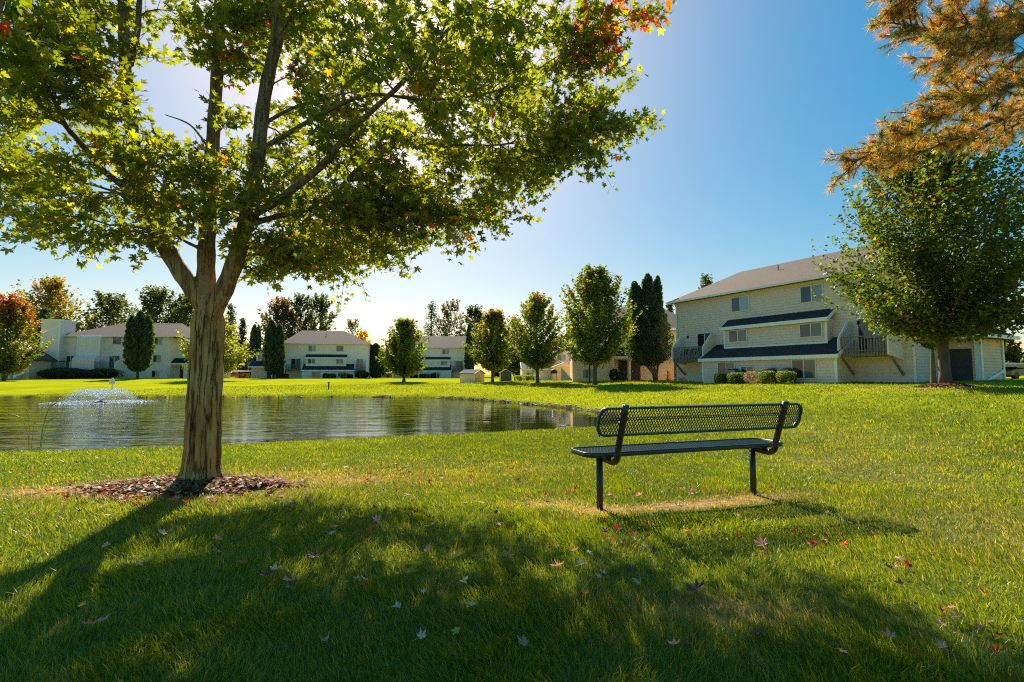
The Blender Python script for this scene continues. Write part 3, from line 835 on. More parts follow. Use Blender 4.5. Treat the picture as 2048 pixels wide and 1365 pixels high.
for a_, b_ in ((1.2, 4.9), (8.3, 11.9)): deck(A, a_, b_, 1.85, 2.2, 3.3, M['siding_pale'])
window(A, 4.2, 5.0, 6.0, 7.1, 0); window(A, 10.0, 11.3, 6.0, 7.2, 0, 'glass_dark'); window(A, 16.8, 18.0, 6.0, 7.1, 0)
window(A, 16.7, 17.9, 2.9, 4.1, 0); window(A, 16.6, 17.8, .3, 1.4, 0); sliding_door(A, 9.6, 11.2, 1.9, 3.95); sliding_door(A, 2.7, 4.0, 1.9, 3.9)
shed_roof(A, 19.0, 22.5, 1.2, 2.75, 2.2, 3.7, .2)
pieces("entry_door", M['maroon_door'], A, (20.0, 21.0, 2.13, 2.2, 0, 2.2))
pieces("porch_post", M['trim'], A, (21.1, 21.4, 1.2, 2.19, 0, 2.5))
m = MB(); m.box(7.2, 7.9, -2.5, -1.95, .2, 1.0); m.box(7.2, 7.9, -2.5, -1.95, 1.05, 1.7); m.build("meter_box", M['metal'], A)

# low tan house behind the maples in the middle
pD = P(1145, 757, 53)
D = empty("apartment_building", (pD[0], 53, .50), -.10)
tag(D, "tan house with grey entry doors and brown roof behind the round maples", "apartment building", 'three storey apartment houses round the pond')
m = MB(); m.box(0, 12, 3.4, 15, -.5, 5.6); m.box(0, 4.2, 0, 3.39, -.5, 3.0); m.box(4.2, 12, 1.4, 3.4, -.5, 2.6)
m.prism([(4.2, 2.6), (0, 2.6), (0, 5.6), (1.5, 5.6)], 3.0, 3.4, 'y'); m.build("wall", M['siding_tan'], D)
r = MB(); hip_roof(r, -.4, 14, 2.6, 15.5, 5.64, 3.3, 5.2, 3); r.build("roof", M['shingle'], D)
m = MB(); m.box(-.45, 14.05, 2.5, 2.594, 5.45, 5.7); m.build("gutter", M['trim'], D)
shed_roof(D, 3.6, 12, .6, 2.55, 3.39, 3.6, .2)
for a_, mm in ((4.95, 'dark_door'), (6.3, 'maroon_door'), (10.8, 'maroon_door')):
    m = MB(); m.box(a_, a_ + .95, 1.33, 1.4, 0, 2.15); do = m.build("entry_door", M[mm], D)
    h = MB(); h.tube([(a_ + .1, 1.30, .95), (a_ + .1, 1.30, 1.05)], .035, 6); h.build("handle", M['frame_w'], do)
pieces("porch_post", M['trim'], D, (5.98, 6.15, .6, .78, 0, 2.4), (4.22, 4.36, .3, .5, 0, 2.4))
window(D, 1.1, 2.3, .25, 1.15, 0, 'glass_green', 'glass_green')
m = MB(); m.prism([(-3.2, 0), (0, 0), (-2.6, 1.4), (-3.2, 1.4)][0:1] + [(-.05, 0), (-1.1, 1.25), (-1.1, 0)][0:3], -.3, -.1, 'y')
m.build("stair_parapet", M['siding_tan'], D)
m = MB(); m.bar((-1.1, -.2, 1.27), (-.05, -.2, .05), .26, .08); m.box(-1.22, -1.06, -.34, -.06, 0, 1.35); m.build("parapet_trim", M['trim'], D)

# low annex farther back between the maples
pF = P(1045, 757, 72)
Fh = empty("low_house", (pF[0], 72, .45), .03)
tag(Fh, "low cream house with dark roof glimpsed between the round maples", "house")
m = MB(); m.box(0, 7.5, 0, 7, -.5, 1.5); m.box(2, 8, 3, 8, -.5, 4.2); m.build("wall", M['siding_pale'], Fh)
shed_roof(Fh, 0, 4.4, 0, 1.55, 3, 2.5, .2)
m = MB(); m.box(4.2, 7.6, -1.0, -.01, -.5, 1.7); m.prism([(4.0, 1.7), (5.9, 2.4), (7.8, 1.7)], -1.15, 1, 'y'); m.build("gable_porch", M['siding_tan'], Fh)
window(Fh, .6, 1.5, .2, .95, 0); window(Fh, 5.5, 6.6, 2.8, 3.6, 3)

# house cut by the left edge of the view
pG = P(-40, 757, 80)
Gh = empty("garage_house", (pG[0], 80, .45), .02)
tag(Gh, "tan house with dark garage door at the left edge behind the red maple", "house")
m = MB(); m.box(-6, 7.6, 0, 8, -.5, 3.0); m.build("wall", M['siding_tan'], Gh)
m = MB(); hip_roof(m, -6.5, 8.0, -.5, 8.5, 3.03, 2, 3, 3); m.build("roof", M['shingle'], Gh)
m = MB(); m.box(3.4, 5.2, -.07, -.005, 0, 2.5); m.build("garage_door", M['maroon_door'], Gh)
m = MB(); m.box(5.3, 5.6, -1.0, -.006, 0, 2.7); m.box(6.1, 6.35, -1.0, -.006, 0, 2.7); m.bar((6.4, -1, .4), (7.8, -1, 1.0), .12, .3); m.build("porch_post", M['trim'], Gh)

# sheds
def shed(px, Y, w_, h_, d_, wall, label, rz):
    x = P(px, 750, Y)[0]; s = empty("garden_shed", (x, Y, gz(x, Y)), rz); tag(s, label, "shed")
    m = MB(); m.box(0, w_, 0, d_, -.2, h_); m.prism([(0, h_), (w_ / 2, h_ + w_ * .28), (w_, h_)], 0, d_, 'y'); m.build("wall", wall, s)
    for sgn in (0, 1):
        r = MB(); a = (-.12, h_ - .07) if sgn == 0 else (w_ + .12, h_ - .07)
        b = (w_ / 2, h_ + w_ * .28)
        r.prism([a, b, (b[0], b[1] + .09), (a[0], a[1] + .09)], -.15, d_ + .15, 'y'); r.build("roof_slope", M['shingle_dark'], s)
    t = MB(); t.bar((-.12, -.17, h_ - .02), (w_ / 2, -.17, h_ + w_ * .28 + .04), .04, .12, up=(0, 1, 0)); t.bar((w_ + .12, -.17, h_ - .02), (w_ / 2, -.17, h_ + w_ * .28 + .04), .04, .12, up=(0, 1, 0))
    t.box(-.03, .08, -.03, -.001, 0, h_); t.box(w_ - .08, w_ + .03, -.03, -.001, 0, h_); t.build("trim", M['trim'], s)
    dr = MB(); m0 = w_ / 2
    for a, b in ((.15, m0 - .02), (m0 + .02, w_ - .15)):
        dr.box(a, b, -.05, -.002, .08, h_ - .05); dr.bar((a, -.06, .1), (b, -.06, h_ - .1), .02, .06, up=(0, 1, 0)); dr.bar((a, -.06, h_ * .5), (b, -.06, h_ * .5), .02, .06)
    dr.build("double_door", wall, s)
    return s
shed(949, 62, 1.55, 1.15, 3.0, M['siding_tan'], "small cream shed with dark gabled roof left of the orange topped maple", .75)
sg = surf("green_shed_paint", (.10, .14, .10), (.08, .12, .09), 3, .6)
shed(1000, 68, 1.6, 1.15, 1.2, sg, "dull green shed right of the small cream shed", .1)

# carports
def carport(px0, px1, Y, h_, label, striped=False, dpt=5):
    x0 = P(px0, 750, Y)[0]; x1 = P(px1, 750, Y)[0]; z = gz((x0 + x1) / 2, Y)
    s = empty("carport", (x0, Y, z)); tag(s, label, "carport", "open carports beyond the houses"); W_ = x1 - x0
    r = MB(); r.box(0, W_, 0, dpt, h_, h_ + .22)
    if striped:
        n_ = int(W_ / .45)
        for i in range(n_): r.bar((i * .45, -.02, h_ + .23), (i * .45, dpt, h_ + .55), .2, .07)
        r.prism([(0, h_ + .22), (dpt, h_ + .22), (dpt, h_ + .52)], 0, W_)
    r.build("roof", M['trim'] if not striped else M['metal'], s)
    for i in range(max(2, int(W_ / 3.2) + 1)):
        xx = W_ * i / max(1, int(W_ / 3.2)); 
        p = MB(); p.box(xx - .06, xx + .06, .3, .42, -.2, h_); p.box(xx - .06, xx + .06, dpt - .5, dpt - .38, -.2, h_); p.build("post", M['black'], s)
    b = MB(); b.box(0, W_, dpt - .1, dpt, 0, h_ * .75); b.build("back_panel", M['siding_tan'], s)
    return s
carport(448, 498, 105, 1.35, "white roofed carport between the maple trunk and the cream house")
carport(741, 792, 118, 1.1, "white roofed carport between the two cream houses across the pond")
carport(1996, 2100, 44, 1.1, "ribbed metal carport at the right edge beyond the lawn", True)
carport(70, 100, 90, 1.2, "small white roofed carport left of the chimney block")

# parked cars under the carports
def car(px, Y, rz, label, paint):
    x = P(px, 750, Y)[0]; s = empty("parked_car", (x, Y, gz(x, Y)), rz); tag(s, label, "car", "cars parked beyond the houses")
    b = MB(); b.prism([(-2.1, .3), (-2.15, .7), (-1.9, .85), (-1.1, .92), (1.2, .92), (1.95, .82), (2.15, .6), (2.1, .3)], -.85, .85, 'y'); bo = b.build("body", paint, s, bevel=.05)
    c = MB(); c.prism([(-1.2, .93), (-.7, 1.4), (.6, 1.42), (1.25, .93)], -.74, .74, 'y'); c.build("cabin", M['glass_dark'], s, bevel=.05)
    for a in (-1.35, 1.35):
        for q in (-.86, .7):
            w_ = MB(); w_.tube([(a, q, .32), (a, q + .18, .32)], .32, 14); w_.build("wheel", M['black'], s)
    return s
car(2030, 46, .3, "dark car under the ribbed carport at the right edge", M['car_paint'])
car(765, 120, .2, "dark car parked under the white carport between the cream houses", M['car_paint'])
pr = surf("red_car_paint", (.35, .05, .04), (.3, .04, .03), 3, .3)
car(470, 107, .15, "dull red car under the white carport right of the maple trunk", pr)

# ------------------------------------------------------------------ trees of the background
RG = 'round maples on the lawn round the pond'
broad_tree(985, 622, 765, 41, 60, "round maple with orange top right of the cream shed", nb=150, per=60, leaf=.24, autumn=.34, aut_cols=[(.30, .18, .02), (.24, .17, .02), (.20, .08, .015)], group=RG, trunk_w=.34, clear=.22)
broad_tree(1075, 590, 765, 52, 54, "round maple with orange tinted top behind the far bank's bend", nb=170, per=60, leaf=.22, autumn=.24, aut_cols=[(.26, .14, .02), (.20, .09, .015)], group=RG, trunk_w=.34, clear=.2)
broad_tree(1190, 538, 768, 71, 46, "tallest round maple, in front of the tan house with grey doors", nb=210, per=66, leaf=.21, autumn=.14, aut_cols=[(.16, .05, .02), (.20, .12, .02)], group=RG, trunk_w=.34, clear=.22)
broad_tree(808, 640, 765, 43, 68, "dense round maple in front of the farthest cream house", nb=170, per=55, leaf=.25, autumn=.15, aut_cols=[(.24, .14, .02)], group=RG, trunk_w=.38, clear=.14, dens=1.2)
broad_tree(425, 632, 757, 66, 74, "yellow green maple half hidden behind the big trunk", nb=200, per=55, leaf=.27, autumn=.2, aut_cols=[(.26, .19, .02)], group=RG, trunk_w=.34, clear=.12, wts=(1, 3, 4, 3))
broad_tree(1890, 262, 770, 236, 21.5, "big leafy maple with reddish tips in front of the tan apartment house", nb=300, per=105, leaf=.135, autumn=.12, scatter=.062,
           aut_cols=[(.20, .03, .03), (.24, .09, .02), (.20, .13, .02)], group=RG, trunk_w=.40, clear=.225, shape=.75, wts=(4, 4, 2, .7), dens=1.15, greens=[(.032, .055, .010), (.05, .082, .012), (.08, .11, .016), (.14, .15, .02)])
broad_tree(8, 592, 755, 76, 72, "red and green maple at the left edge of the far bank", nb=190, per=60, leaf=.27, autumn=.62, aut_cols=[(.24, .05, .025), (.20, .07, .025), (.15, .03, .02)], trunk_w=.32, clear=.12, dens=1.1)
BG = 'tall trees behind the houses'
broad_tree(92, 558, 740, 80, 112, "tall tree turning orange above the chimney block", nb=180, per=50, leaf=.45, autumn=.42, aut_cols=[(.26, .12, .02), (.24, .07, .02)], group=BG, clear=.35, name='shade_tree', open_=.1)
DK = [(.03, .045, .014), (.045, .062, .018), (.07, .085, .025)]
broad_tree(212, 588, 740, 74, 125, "dark green tree behind the left end of the chimney house roof", nb=130, per=50, leaf=.5, greens=DK, group=BG, clear=.3, name='shade_tree')
broad_tree(308, 580, 740, 78, 125, "broad dark tree behind the middle of the chimney house", nb=150, per=50, leaf=.5, greens=DK, group=BG, clear=.3, name='shade_tree')
broad_tree(366, 594, 740, 56, 130, "dark tree just left of the maple trunk beyond the roofs", nb=100, per=50, leaf=.5, greens=DK, group=BG, clear=.3, name='shade_tree', open_=.1)
broad_tree(558, 598, 740, 44, 135, "dark tree with reddish side, leftmost above the cream house roof", nb=100, per=50, leaf=.5, greens=DK, autumn=.4, aut_cols=[(.10, .035, .025), (.2, .07, .02)], group=BG, clear=.25, name='shade_tree')
broad_tree(597, 590, 740, 34, 138, "middle dark tree of three above the cream house roof", nb=80, per=45, leaf=.5, greens=DK, group=BG, clear=.25, name='shade_tree', shape=.7)
broad_tree(637, 590, 740, 38, 136, "rightmost dark tree of three above the cream house roof", nb=90, per=45, leaf=.5, greens=DK, group=BG, clear=.25, name='shade_tree', shape=.7)
broad_tree(703, 640, 745, 26, 140, "thin half bare tree right of the cream house ridge", nb=60, per=16, leaf=.4, greens=[(.14, .12, .10), (.10, .10, .06)], wts=(1, 1), group=BG, clear=.3, name='shade_tree')
broad_tree(724, 664, 750, 22, 128, "bright yellow tree at the right end of the cream house", nb=70, per=45, leaf=.4, greens=[(.5, .33, .03), (.42, .30, .04), (.14, .15, .03)], wts=(3, 2, 1), group=BG, clear=.2, name='shade_tree')
broad_tree(900, 603, 745, 40, 140, "mixed green and brown tree behind the farthest house", nb=100, per=40, leaf=.45, greens=DK, autumn=.3, group=BG, clear=.2, name='shade_tree', open_=.1)
broad_tree(947, 614, 745, 32, 135, "dark tree right of the farthest house roof", nb=90, per=40, leaf=.45, greens=DK, group=BG, clear=.2, name='shade_tree')
broad_tree(1030, 640, 745, 34, 120, "dark tree in the gap between the two orange topped maples", nb=90, per=40, leaf=.4, greens=DK, group=BG, clear=.15, name='shade_tree')
broad_tree(2020, 676, 745, 36, 70, "orange tinged trees beyond the carport at the right edge", nb=110, per=50, leaf=.35, autumn=.6, group=BG, clear=.05, name='shade_tree')
broad_tree(2085, 680, 745, 40, 66, "dark tree beyond the carport, cut by the right edge", nb=110, per=50, leaf=.35, autumn=.4, group=BG, clear=.05, name='shade_tree')
conifer(862, 606, 745, 30, 138, "pointed spruce behind the left end of the farthest house")
conifer(456, 610, 745, 22, 115, "pointed spruce just right of the maple trunk")
conifer(482, 640, 745, 16, 118, "short dark spruce between the trunk and the dark columns")
conifer(80, 618, 755, 26, 92, "dark spruce left of the chimney block", n=90)
conifer(1342, 606, 720, 18, 90, "spruce tip left of the big tan house eave", n=50)
conifer(1418, 553, 720, 40, 85, "spruce tops showing over the big tan house roof", n=80)
arborvitae(275, 623, 755, 29, 80, "wide three tipped arborvitae in front of the chimney house", [(-.55, .93, .55), (.0, 1.0, .62), (.55, .93, .55)], n=14000, leaf=.22)
arborvitae(547, 641, 757, 23, 96, "arborvitae at the left corner of the cream house", [(-.3, 1.0, .72), (.4, .93, .6)], n=9000, leaf=.24, skirt=.08)
arborvitae(509, 650, 750, 13, 108, "narrow dark arborvitae column left of the cream house", [(-.25, 1.0, .8), (.4, .97, .6)], n=6000, leaf=.28, skirt=.03)
arborvitae(751, 688, 752, 18, 108, "low rounded arborvitae at the right end of the cream house", [(0, 1.0, 1.0)], n=6000, leaf=.25, skirt=.02)
arborvitae(938, 650, 752, 8.5, 112, "narrow arborvitae against the right end of the farthest house", [(0, 1.0, 1.0)], n=4500, leaf=.28, skirt=.05)
arborvitae(1299, 549, 762, 48, 49, "tall multi stemmed arborvitae next to the big tan house", [(-.56, .93, .50), (.0, 1.0, .5), (.42, .98, .34), (.25, .72, .78), (-.3, .66, .72)], trunks=4, n=26000, leaf=.15, skirt=.15)

# the low wood line beyond the houses
for i, (px, tp, hw, Yq, lab, gr) in enumerate(((30, 690, 40, 150, "low dark tree far behind the house at the left edge", DK), (455, 695, 30, 150, "low tree far behind the carport right of the big trunk", DK),
        (492, 690, 26, 155, "low dark tree far behind the left carport and the arborvitae columns", DK), (768, 705, 26, 150, "low dark tree far behind the carport between the cream houses", DK),
        (792, 700, 24, 155, "low dark tree far behind, left of the round maple at the farthest house", DK), (1003, 690, 30, 140, "low dark tree far behind the green shed", DK),
        (1048, 680, 32, 140, "low tree far behind the low cream house", DK), (1110, 675, 34, 135, "dark tree far behind the grill and gable", DK), (1140, 660, 30, 130, "dark tree far behind, left of the tan house", DK))):
    broad_tree(px, tp, 750, hw, Yq, lab, nb=60, per=45, leaf=.5, greens=gr, group='low trees far beyond the houses', clear=.05, name='shade_tree')

# small trees and shrubs by the houses
broad_tree(1866, 640, 762, 34, 26.5, "small dark leaved tree with forked stems behind the big right maple", nb=60, per=60, leaf=.12, greens=DK, trunk_w=.26, clear=.62, name='small_tree')
def shrub(px, Y, w_, h_, label, boxy=True, cols=((.05, .09, .015), (.08, .13, .02), (.13, .17, .03)), leaf=.06, n=3500, z=None, name='shrub', group='shrubs planted along the houses'):
    x = P(px, 750, Y)[0]; z0 = gz(x, Y) if z is None else z
    p = rand_dirs(n); k = 5 if boxy else 2.2
    p = p / ((np.abs(p) ** k).sum(1, keepdims=True)) ** (1 / k)
    p *= (1 - .25 * rng.random((n, 1)) ** 2); p += rng.normal(0, .03, p.shape)
    p = p * np.array([w_ / 2, w_ * .42, h_ / 2]) + np.array([0, 0, h_ / 2])
    V, F = leaf_quads(p, leaf, .2); c = np.repeat(mixcol(n, cols, [1] * len(cols)), 4, 0)
    o = const_mesh(name, V, F, M['leaf_far'], None, False, c); o.location = (x, Y, z0 - .03)
    return tag(o, label, "shrub", group)
def efac(s, off):      # point in front of the big house
    n_ = np.array([Eu[1], -Eu[0]]); q = E0 + Eu * s + n_ * off; return q
for px, w_, h_, lab in ((1441, .8, .8, "leftmost clipped boxy shrub in front of the big tan house"), (1470, 1.0, .85, "second clipped boxy shrub from the left by the big tan house"),
                        (1535, 1.0, .88, "third clipped boxy shrub, right of the brown twiggy bush"), (1572, 1.05, .86, "rightmost clipped boxy shrub under the big tan house window")):
    # stand 3 m in front of the facade
    r_ = ray(px, 750); n_ = np.array([Eu[1], -Eu[0]]); o_ = E0 + n_ * 2.9; t_ = (o_ @ n_) / (r_[:2] @ n_); Yq = float(r_[1] * t_)
    shrub(px, Yq, w_, h_, lab, leaf=.07, group='clipped shrubs in front of the big tan house')
r_ = ray(1502, 750); t_ = (o_ @ n_) / (r_[:2] @ n_); Yq = float(r_[1] * t_)
shrub(1502, Yq, 1.0, .95, "loose brown twiggy bush between the clipped shrubs", False, ((.16, .09, .06), (.10, .09, .04), (.22, .14, .10)), .06, 1300)
DS = ((.02, .035, .018), (.03, .045, .022))
shrub(128, 82, 6.5, 1.8, "long dark shrub mass below the left deck of the chimney house", False, DS, .22, 4000)
shrub(203, 82, 4.4, 1.6, "dark shrub mass below the second deck of the chimney house", False, DS, .22, 3000)
for i, (px, w_, h_) in enumerate(((652, 1.1, 1.0), (664, 1.4, .9), (690, 1.5, .95), (700, 1.0, .8))):
    shrub(px, 97.5, w_, h_, ["leftmost dark round shrub before the cream house", "second dark round shrub before the cream house", "third dark round shrub before the cream house", "rightmost dark round shrub before the cream house"][i], True, DS, .16, 900)
for i, (px, w_, h_) in enumerate(((828, 1.6, .8), (845, 1.2, 1.0), (858, 2.0, 1.0), (867, 1.2, 1.1))):
    shrub(px, 112, w_, h_, ["leftmost dark shrub before the farthest house", "second dark shrub before the farthest house", "third dark shrub before the farthest house", "rightmost dark shrub before the farthest house"][i], True, DS, .18, 900)
shrub(724, 100, 2.6, 1.6, "loose dark bush at the right corner of the cream house", False, DS, .2, 1500)
BS = ((.12, .17, .02), (.16, .2, .03), (.08, .12, .02))
for i, (px, w_, h_) in enumerate(((1036, 1.0, .75), (1048, 1.3, .8), (1060, 1.0, .8), (1068, 1.6, .8))):
    shrub(px, 64, w_, h_, ["leftmost bright shrub by the low cream house", "second bright shrub by the low cream house", "third bright shrub by the low cream house", "rightmost bright shrub by the low cream house"][i], True, BS, .1, 1200)
shrub(1228, 51.5, .9, 1.3, "dark spiky shrub left of the grey entry doors", False, DS, .2, 500)
shrub(1375, 45.5, 1.4, .5, "low pinkish flower bed at the left corner of the big tan house", False, ((.35, .12, .12), (.08, .12, .03), (.3, .2, .15)), .07, 700)

# ------------------------------------------------------------------ small things by the houses
# air conditioners
def aircon(px, off, label):
    r_ = ray(px, 750); n_ = np.array([Eu[1], -Eu[0]]); o_ = E0 + n_ * off; t_ = (o_ @ n_) / (r_[:2] @ n_)
    x, y = r_[:2] * t_; s = empty("air_conditioner", (x, y, ZE), math.atan2(Eu[1], Eu[0])); tag(s, label, "air conditioner", "air conditioners against the big tan house")
    b = MB(); b.box(-.42, .42, -.35, .35, -.05, .85)
    for i in range(12): b.box(-.44, .44, -.37, .37, .08 + i * .06, .10 + i * .06)
    b.build("cabinet", M['metal'], s)
    f = MB(); f.tube([(0, 0, .86), (0, 0, .92), (0, 0, .99)], [.40, .38, .15], 16); f.build("fan_guard", M['black'], s)
aircon(1466, 2.2, "leftmost air conditioner behind the clipped shrubs")
aircon(1541, 2.2, "middle air conditioner behind the clipped shrubs")
aircon(1572, 2.2, "rightmost air conditioner behind the clipped shrubs")

def on_house(x, y, z):       # point in the big house's frame
    n_ = np.array([Eu[1], -Eu[0]]); q = E0 + Eu * x - n_ * y
    return (q[0], q[1], ZE + z)
# pool ring and chair on the left deck
q = on_house(3.3, -1.2, 2.25)
f = MB(); ringp = [(.28 * math.cos(a), 0, .32 * math.sin(a)) for a in np.linspace(0, 2 * math.pi, 17)]; f.tube(ringp, .085, 8, False)
o = f.build("swim_ring", M['teal'], None, True); o.location = q; o.rotation_euler = (0, 0, -1.1)
tag(o, "teal inflatable swim ring on the left deck of the big tan house", "swim ring")
def deck_chair(loc, rz, label):
    s = empty("deck_chair", loc, rz); tag(s, label, "chair", "chairs on the decks")
    b = MB(); b.box(-.26, .26, -.26, .26, .40, .44); b.build("seat", M['black'], s)
    b = MB(); b.prism([(.22, .44), (.34, .95), (.38, .95), (.26, .44)], -.26, .26); b.build("backrest", M['black'], s)
    for a in (-.24, .24):
        for c_ in (-.24, .24):
            l = MB(); l.box(a - .015, a + .015, c_ - .015, c_ + .015, 0, .4); l.build("leg", M['black'], s)
deck_chair(on_house(1.7, -.9, 1.86), -1.1, "black chair at the outer end of the left deck of the big tan house")
deck_chair(on_house(2.5, -.8, 1.86), -.8, "black chair beside the teal swim ring on the deck")
# orange figure by the entry
x, Y_ = P(1337, 750, 50)[0], 50
s = empty("harvest_figure", (x, Y_, gz(x, Y_))); tag(s, "orange harvest decoration standing beside the tall multi stemmed arborvitae", "decoration")
b = MB(); b.tube([(0, 0, 0), (0, 0, .2), (.02, 0, .5), (0, 0, .75)], [.2, .24, .16, .1], 8); b.build("body", M['orange'], s, True)
b = MB(); b.tube([(0, 0, .74), (0, 0, .82), (0, 0, .98), (0, 0, 1.06)], [.08, .17, .17, .05], 10); b.build("head", M['orange'], s, True)
b = MB(); b.tube([(-.35, 0, .62), (0, 0, .55), (.35, 0, .65)], .05, 6); b.build("arm", M['orange'], s)
# barbecue grill
x = P(1108, 750, 60)[0]; s = empty("barbecue_grill", (x, 60, gz(x, 60))); tag(s, "black barbecue grill with side shelves on the grass by the low gable", "grill")
b = MB(); b.tube([(0, 0, .85), (0, 0, .95), (0, 0, 1.15), (0, 0, 1.35)], [.35, .42, .42, .25], 12); b.build("hood", M['black'], s, True)
pieces('side_shelf', M['metal'], s, (-1.0, -.42, -.2, .2, .9, .95), (.42, 1.0, -.2, .2, .9, .95))
for a in (-.3, .3):
    b = MB(); b.box(a - .03, a + .03, -.2, .2, 0, .86); b.build("leg", M['metal'], s)
# lamp post
x = P(1179, 750, 50)[0]; s = empty("lamp_post", (x, 50, gz(x, 50))); tag(s, "thin black lamp post standing just left of the tallest round maple's trunk", "lamp post")
b = MB(); b.tube([(0, 0, -.1), (0, 0, 4.3)], [.08, .06], 8); b.build("post", M['black'], s)
b = MB(); b.tube([(0, 0, 4.3), (0, 0, 4.4), (0, 0, 4.7), (0, 0, 4.85)], [.08, .18, .2, .04], 8); b.build("lantern", M['black'], s)
# sign post by the fountain
x = P(226, 750, 50)[0]; s = empty("pond_sign", (x, 50, gz(x, 50))); tag(s, "small white sign on a white post behind the fountain", "sign")
b = MB(); b.box(-.06, .06, -.05, .05, -.1, 1.15); b.build("post", M['trim'], s)
b = MB(); b.box(-.28, .28, -.09, -.055, .55, .98); b.build("board", M['frame_w'], s)
# short stake on the bank
x = P(672, 750, 52)[0]; o = MB(); o.box(-.05, .05, -.05, .05, -.1, .62); o.box(-.09, .09, -.07, .07, .62, .72); o = o.build("stake", M['black']); o.location = (x, 50, gz(x, 50))
tag(o, "short dark stake on the lawn across the pond below the cream house", "stake")
# grill box left of house B deck
b = MB(); b.box(-.5, .5, -.3, .3, 0, .75); b.prism([(-.32, .75), (.32, .75), (.2, .95), (-.2, .95)], -.5, .5); o = b.build("storage_box", M['black']); x = P(571, 750, 98)[0]; o.location = (x, 98, gz(x, 98))
tag(o, "black storage box by the corner of the cream house", "box")

# shore rocks along the far bank
rock_meshes = []
for k in range(5):
    V = rand_dirs(60) * np.array([.16, .11, .075]) * (1 + .2 * rng.normal(size=(60, 1)) * .6)
    import bmesh
    bm = bmesh.new(); [bm.verts.new(v) for v in V]; bmesh.ops.convex_hull(bm, input=bm.verts)
    me = bpy.data.meshes.new("shore_rock"); bm.to_mesh(me); bm.free(); me.materials.append(M['rock']); rock_meshes.append(me)
def shore_point(t):
    i = int(t); f = t - i; p = POND[i] * (1 - f) + POND[i + 1] * f; e = POND[i + 1] - POND[i]; e /= np.linalg.norm(e)
    return p, np.array([e[1], -e[0]])
for k in range(120):
    if k < 85: t = 10.6 + 6.2 * (k + rng.random()) / 85
    else: t = rng.uniform(17.2, 18.8)
    p, nn = shore_point(min(t, 20.9)); 
    q = p + nn * rng.uniform(-.05, .28) * (1 if pond_sdf(*(p + nn)) > 0 else -1)
    o = bpy.data.objects.new("shore_rock", rock_meshes[k % 5]); COL.objects.link(o)
    o.location = (q[0], q[1], max(gz(q[0], q[1]), ZW) + .01); o.rotation_euler = (rng.uniform(-.2, .2), rng.uniform(-.2, .2), rng.uniform(0, 6))
    o.scale = [float(rng.uniform(.3, .75)), float(rng.uniform(.3, .75)), float(rng.uniform(.25, .5))]
    tag(o, "pale stone lying at the water line of the far bank", "rock", "stones along the water line")

# ------------------------------------------------------------------ fountain
fx, fY = P(205, 750, 36.5)[0], 36.5
s = empty("fountain", (fx, fY, ZW)); tag(s, "white V shaped fountain spray rising from the pond", "fountain")
b = MB(); b.tube([(0, 0, -.1), (0, 0, .04), (0, 0, .10)], [.35, .35, .12], 16); b.build("float_ring", M['black'], s)
n = 70000
az = rng.uniform(0, 2 * math.pi, n); el = np.radians(rng.normal(56, 3.0, n)); v0 = rng.normal(4.6, .22, n)
jet = rng.integers(0, 26, n) * (2 * math.pi / 26); az = np.where(rng.random(n) < .55, jet + rng.normal(0, .035, n), az)
tf = 2 * v0 * np.sin(el) / 9.8; tt = rng.beta(1.0, .85, n) * tf
rr = v0 * np.cos(el) * tt; zz = v0 * np.sin(el) * tt - 4.9 * tt * tt
spread = rng.normal(0, 1, (n, 3)) * (.01 + .09 * (tt / tf))[:, None]
p = np.stack([np.cos(az) * rr, np.sin(az) * rr, zz + .08], 1) + spread; p[:, 2] = np.abs(p[:, 2])
dens_ = rng.random(n)
V, F = leaf_quads(p, .0155, 0); const_mesh("spray", V, F, M['water_drop'], s)
n = 4500; a = rng.uniform(0, 6.28, n); r_ = np.abs(rng.normal(1.9, .6, n)); V, F = leaf_quads(np.stack([np.cos(a) * r_ * 1.15, np.sin(a) * r_ * 1.15, np.full(n, .012) + .03 * rng.random(n)], 1), .055, 3)
const_mesh("foam", V, F, M['water_drop'], s)

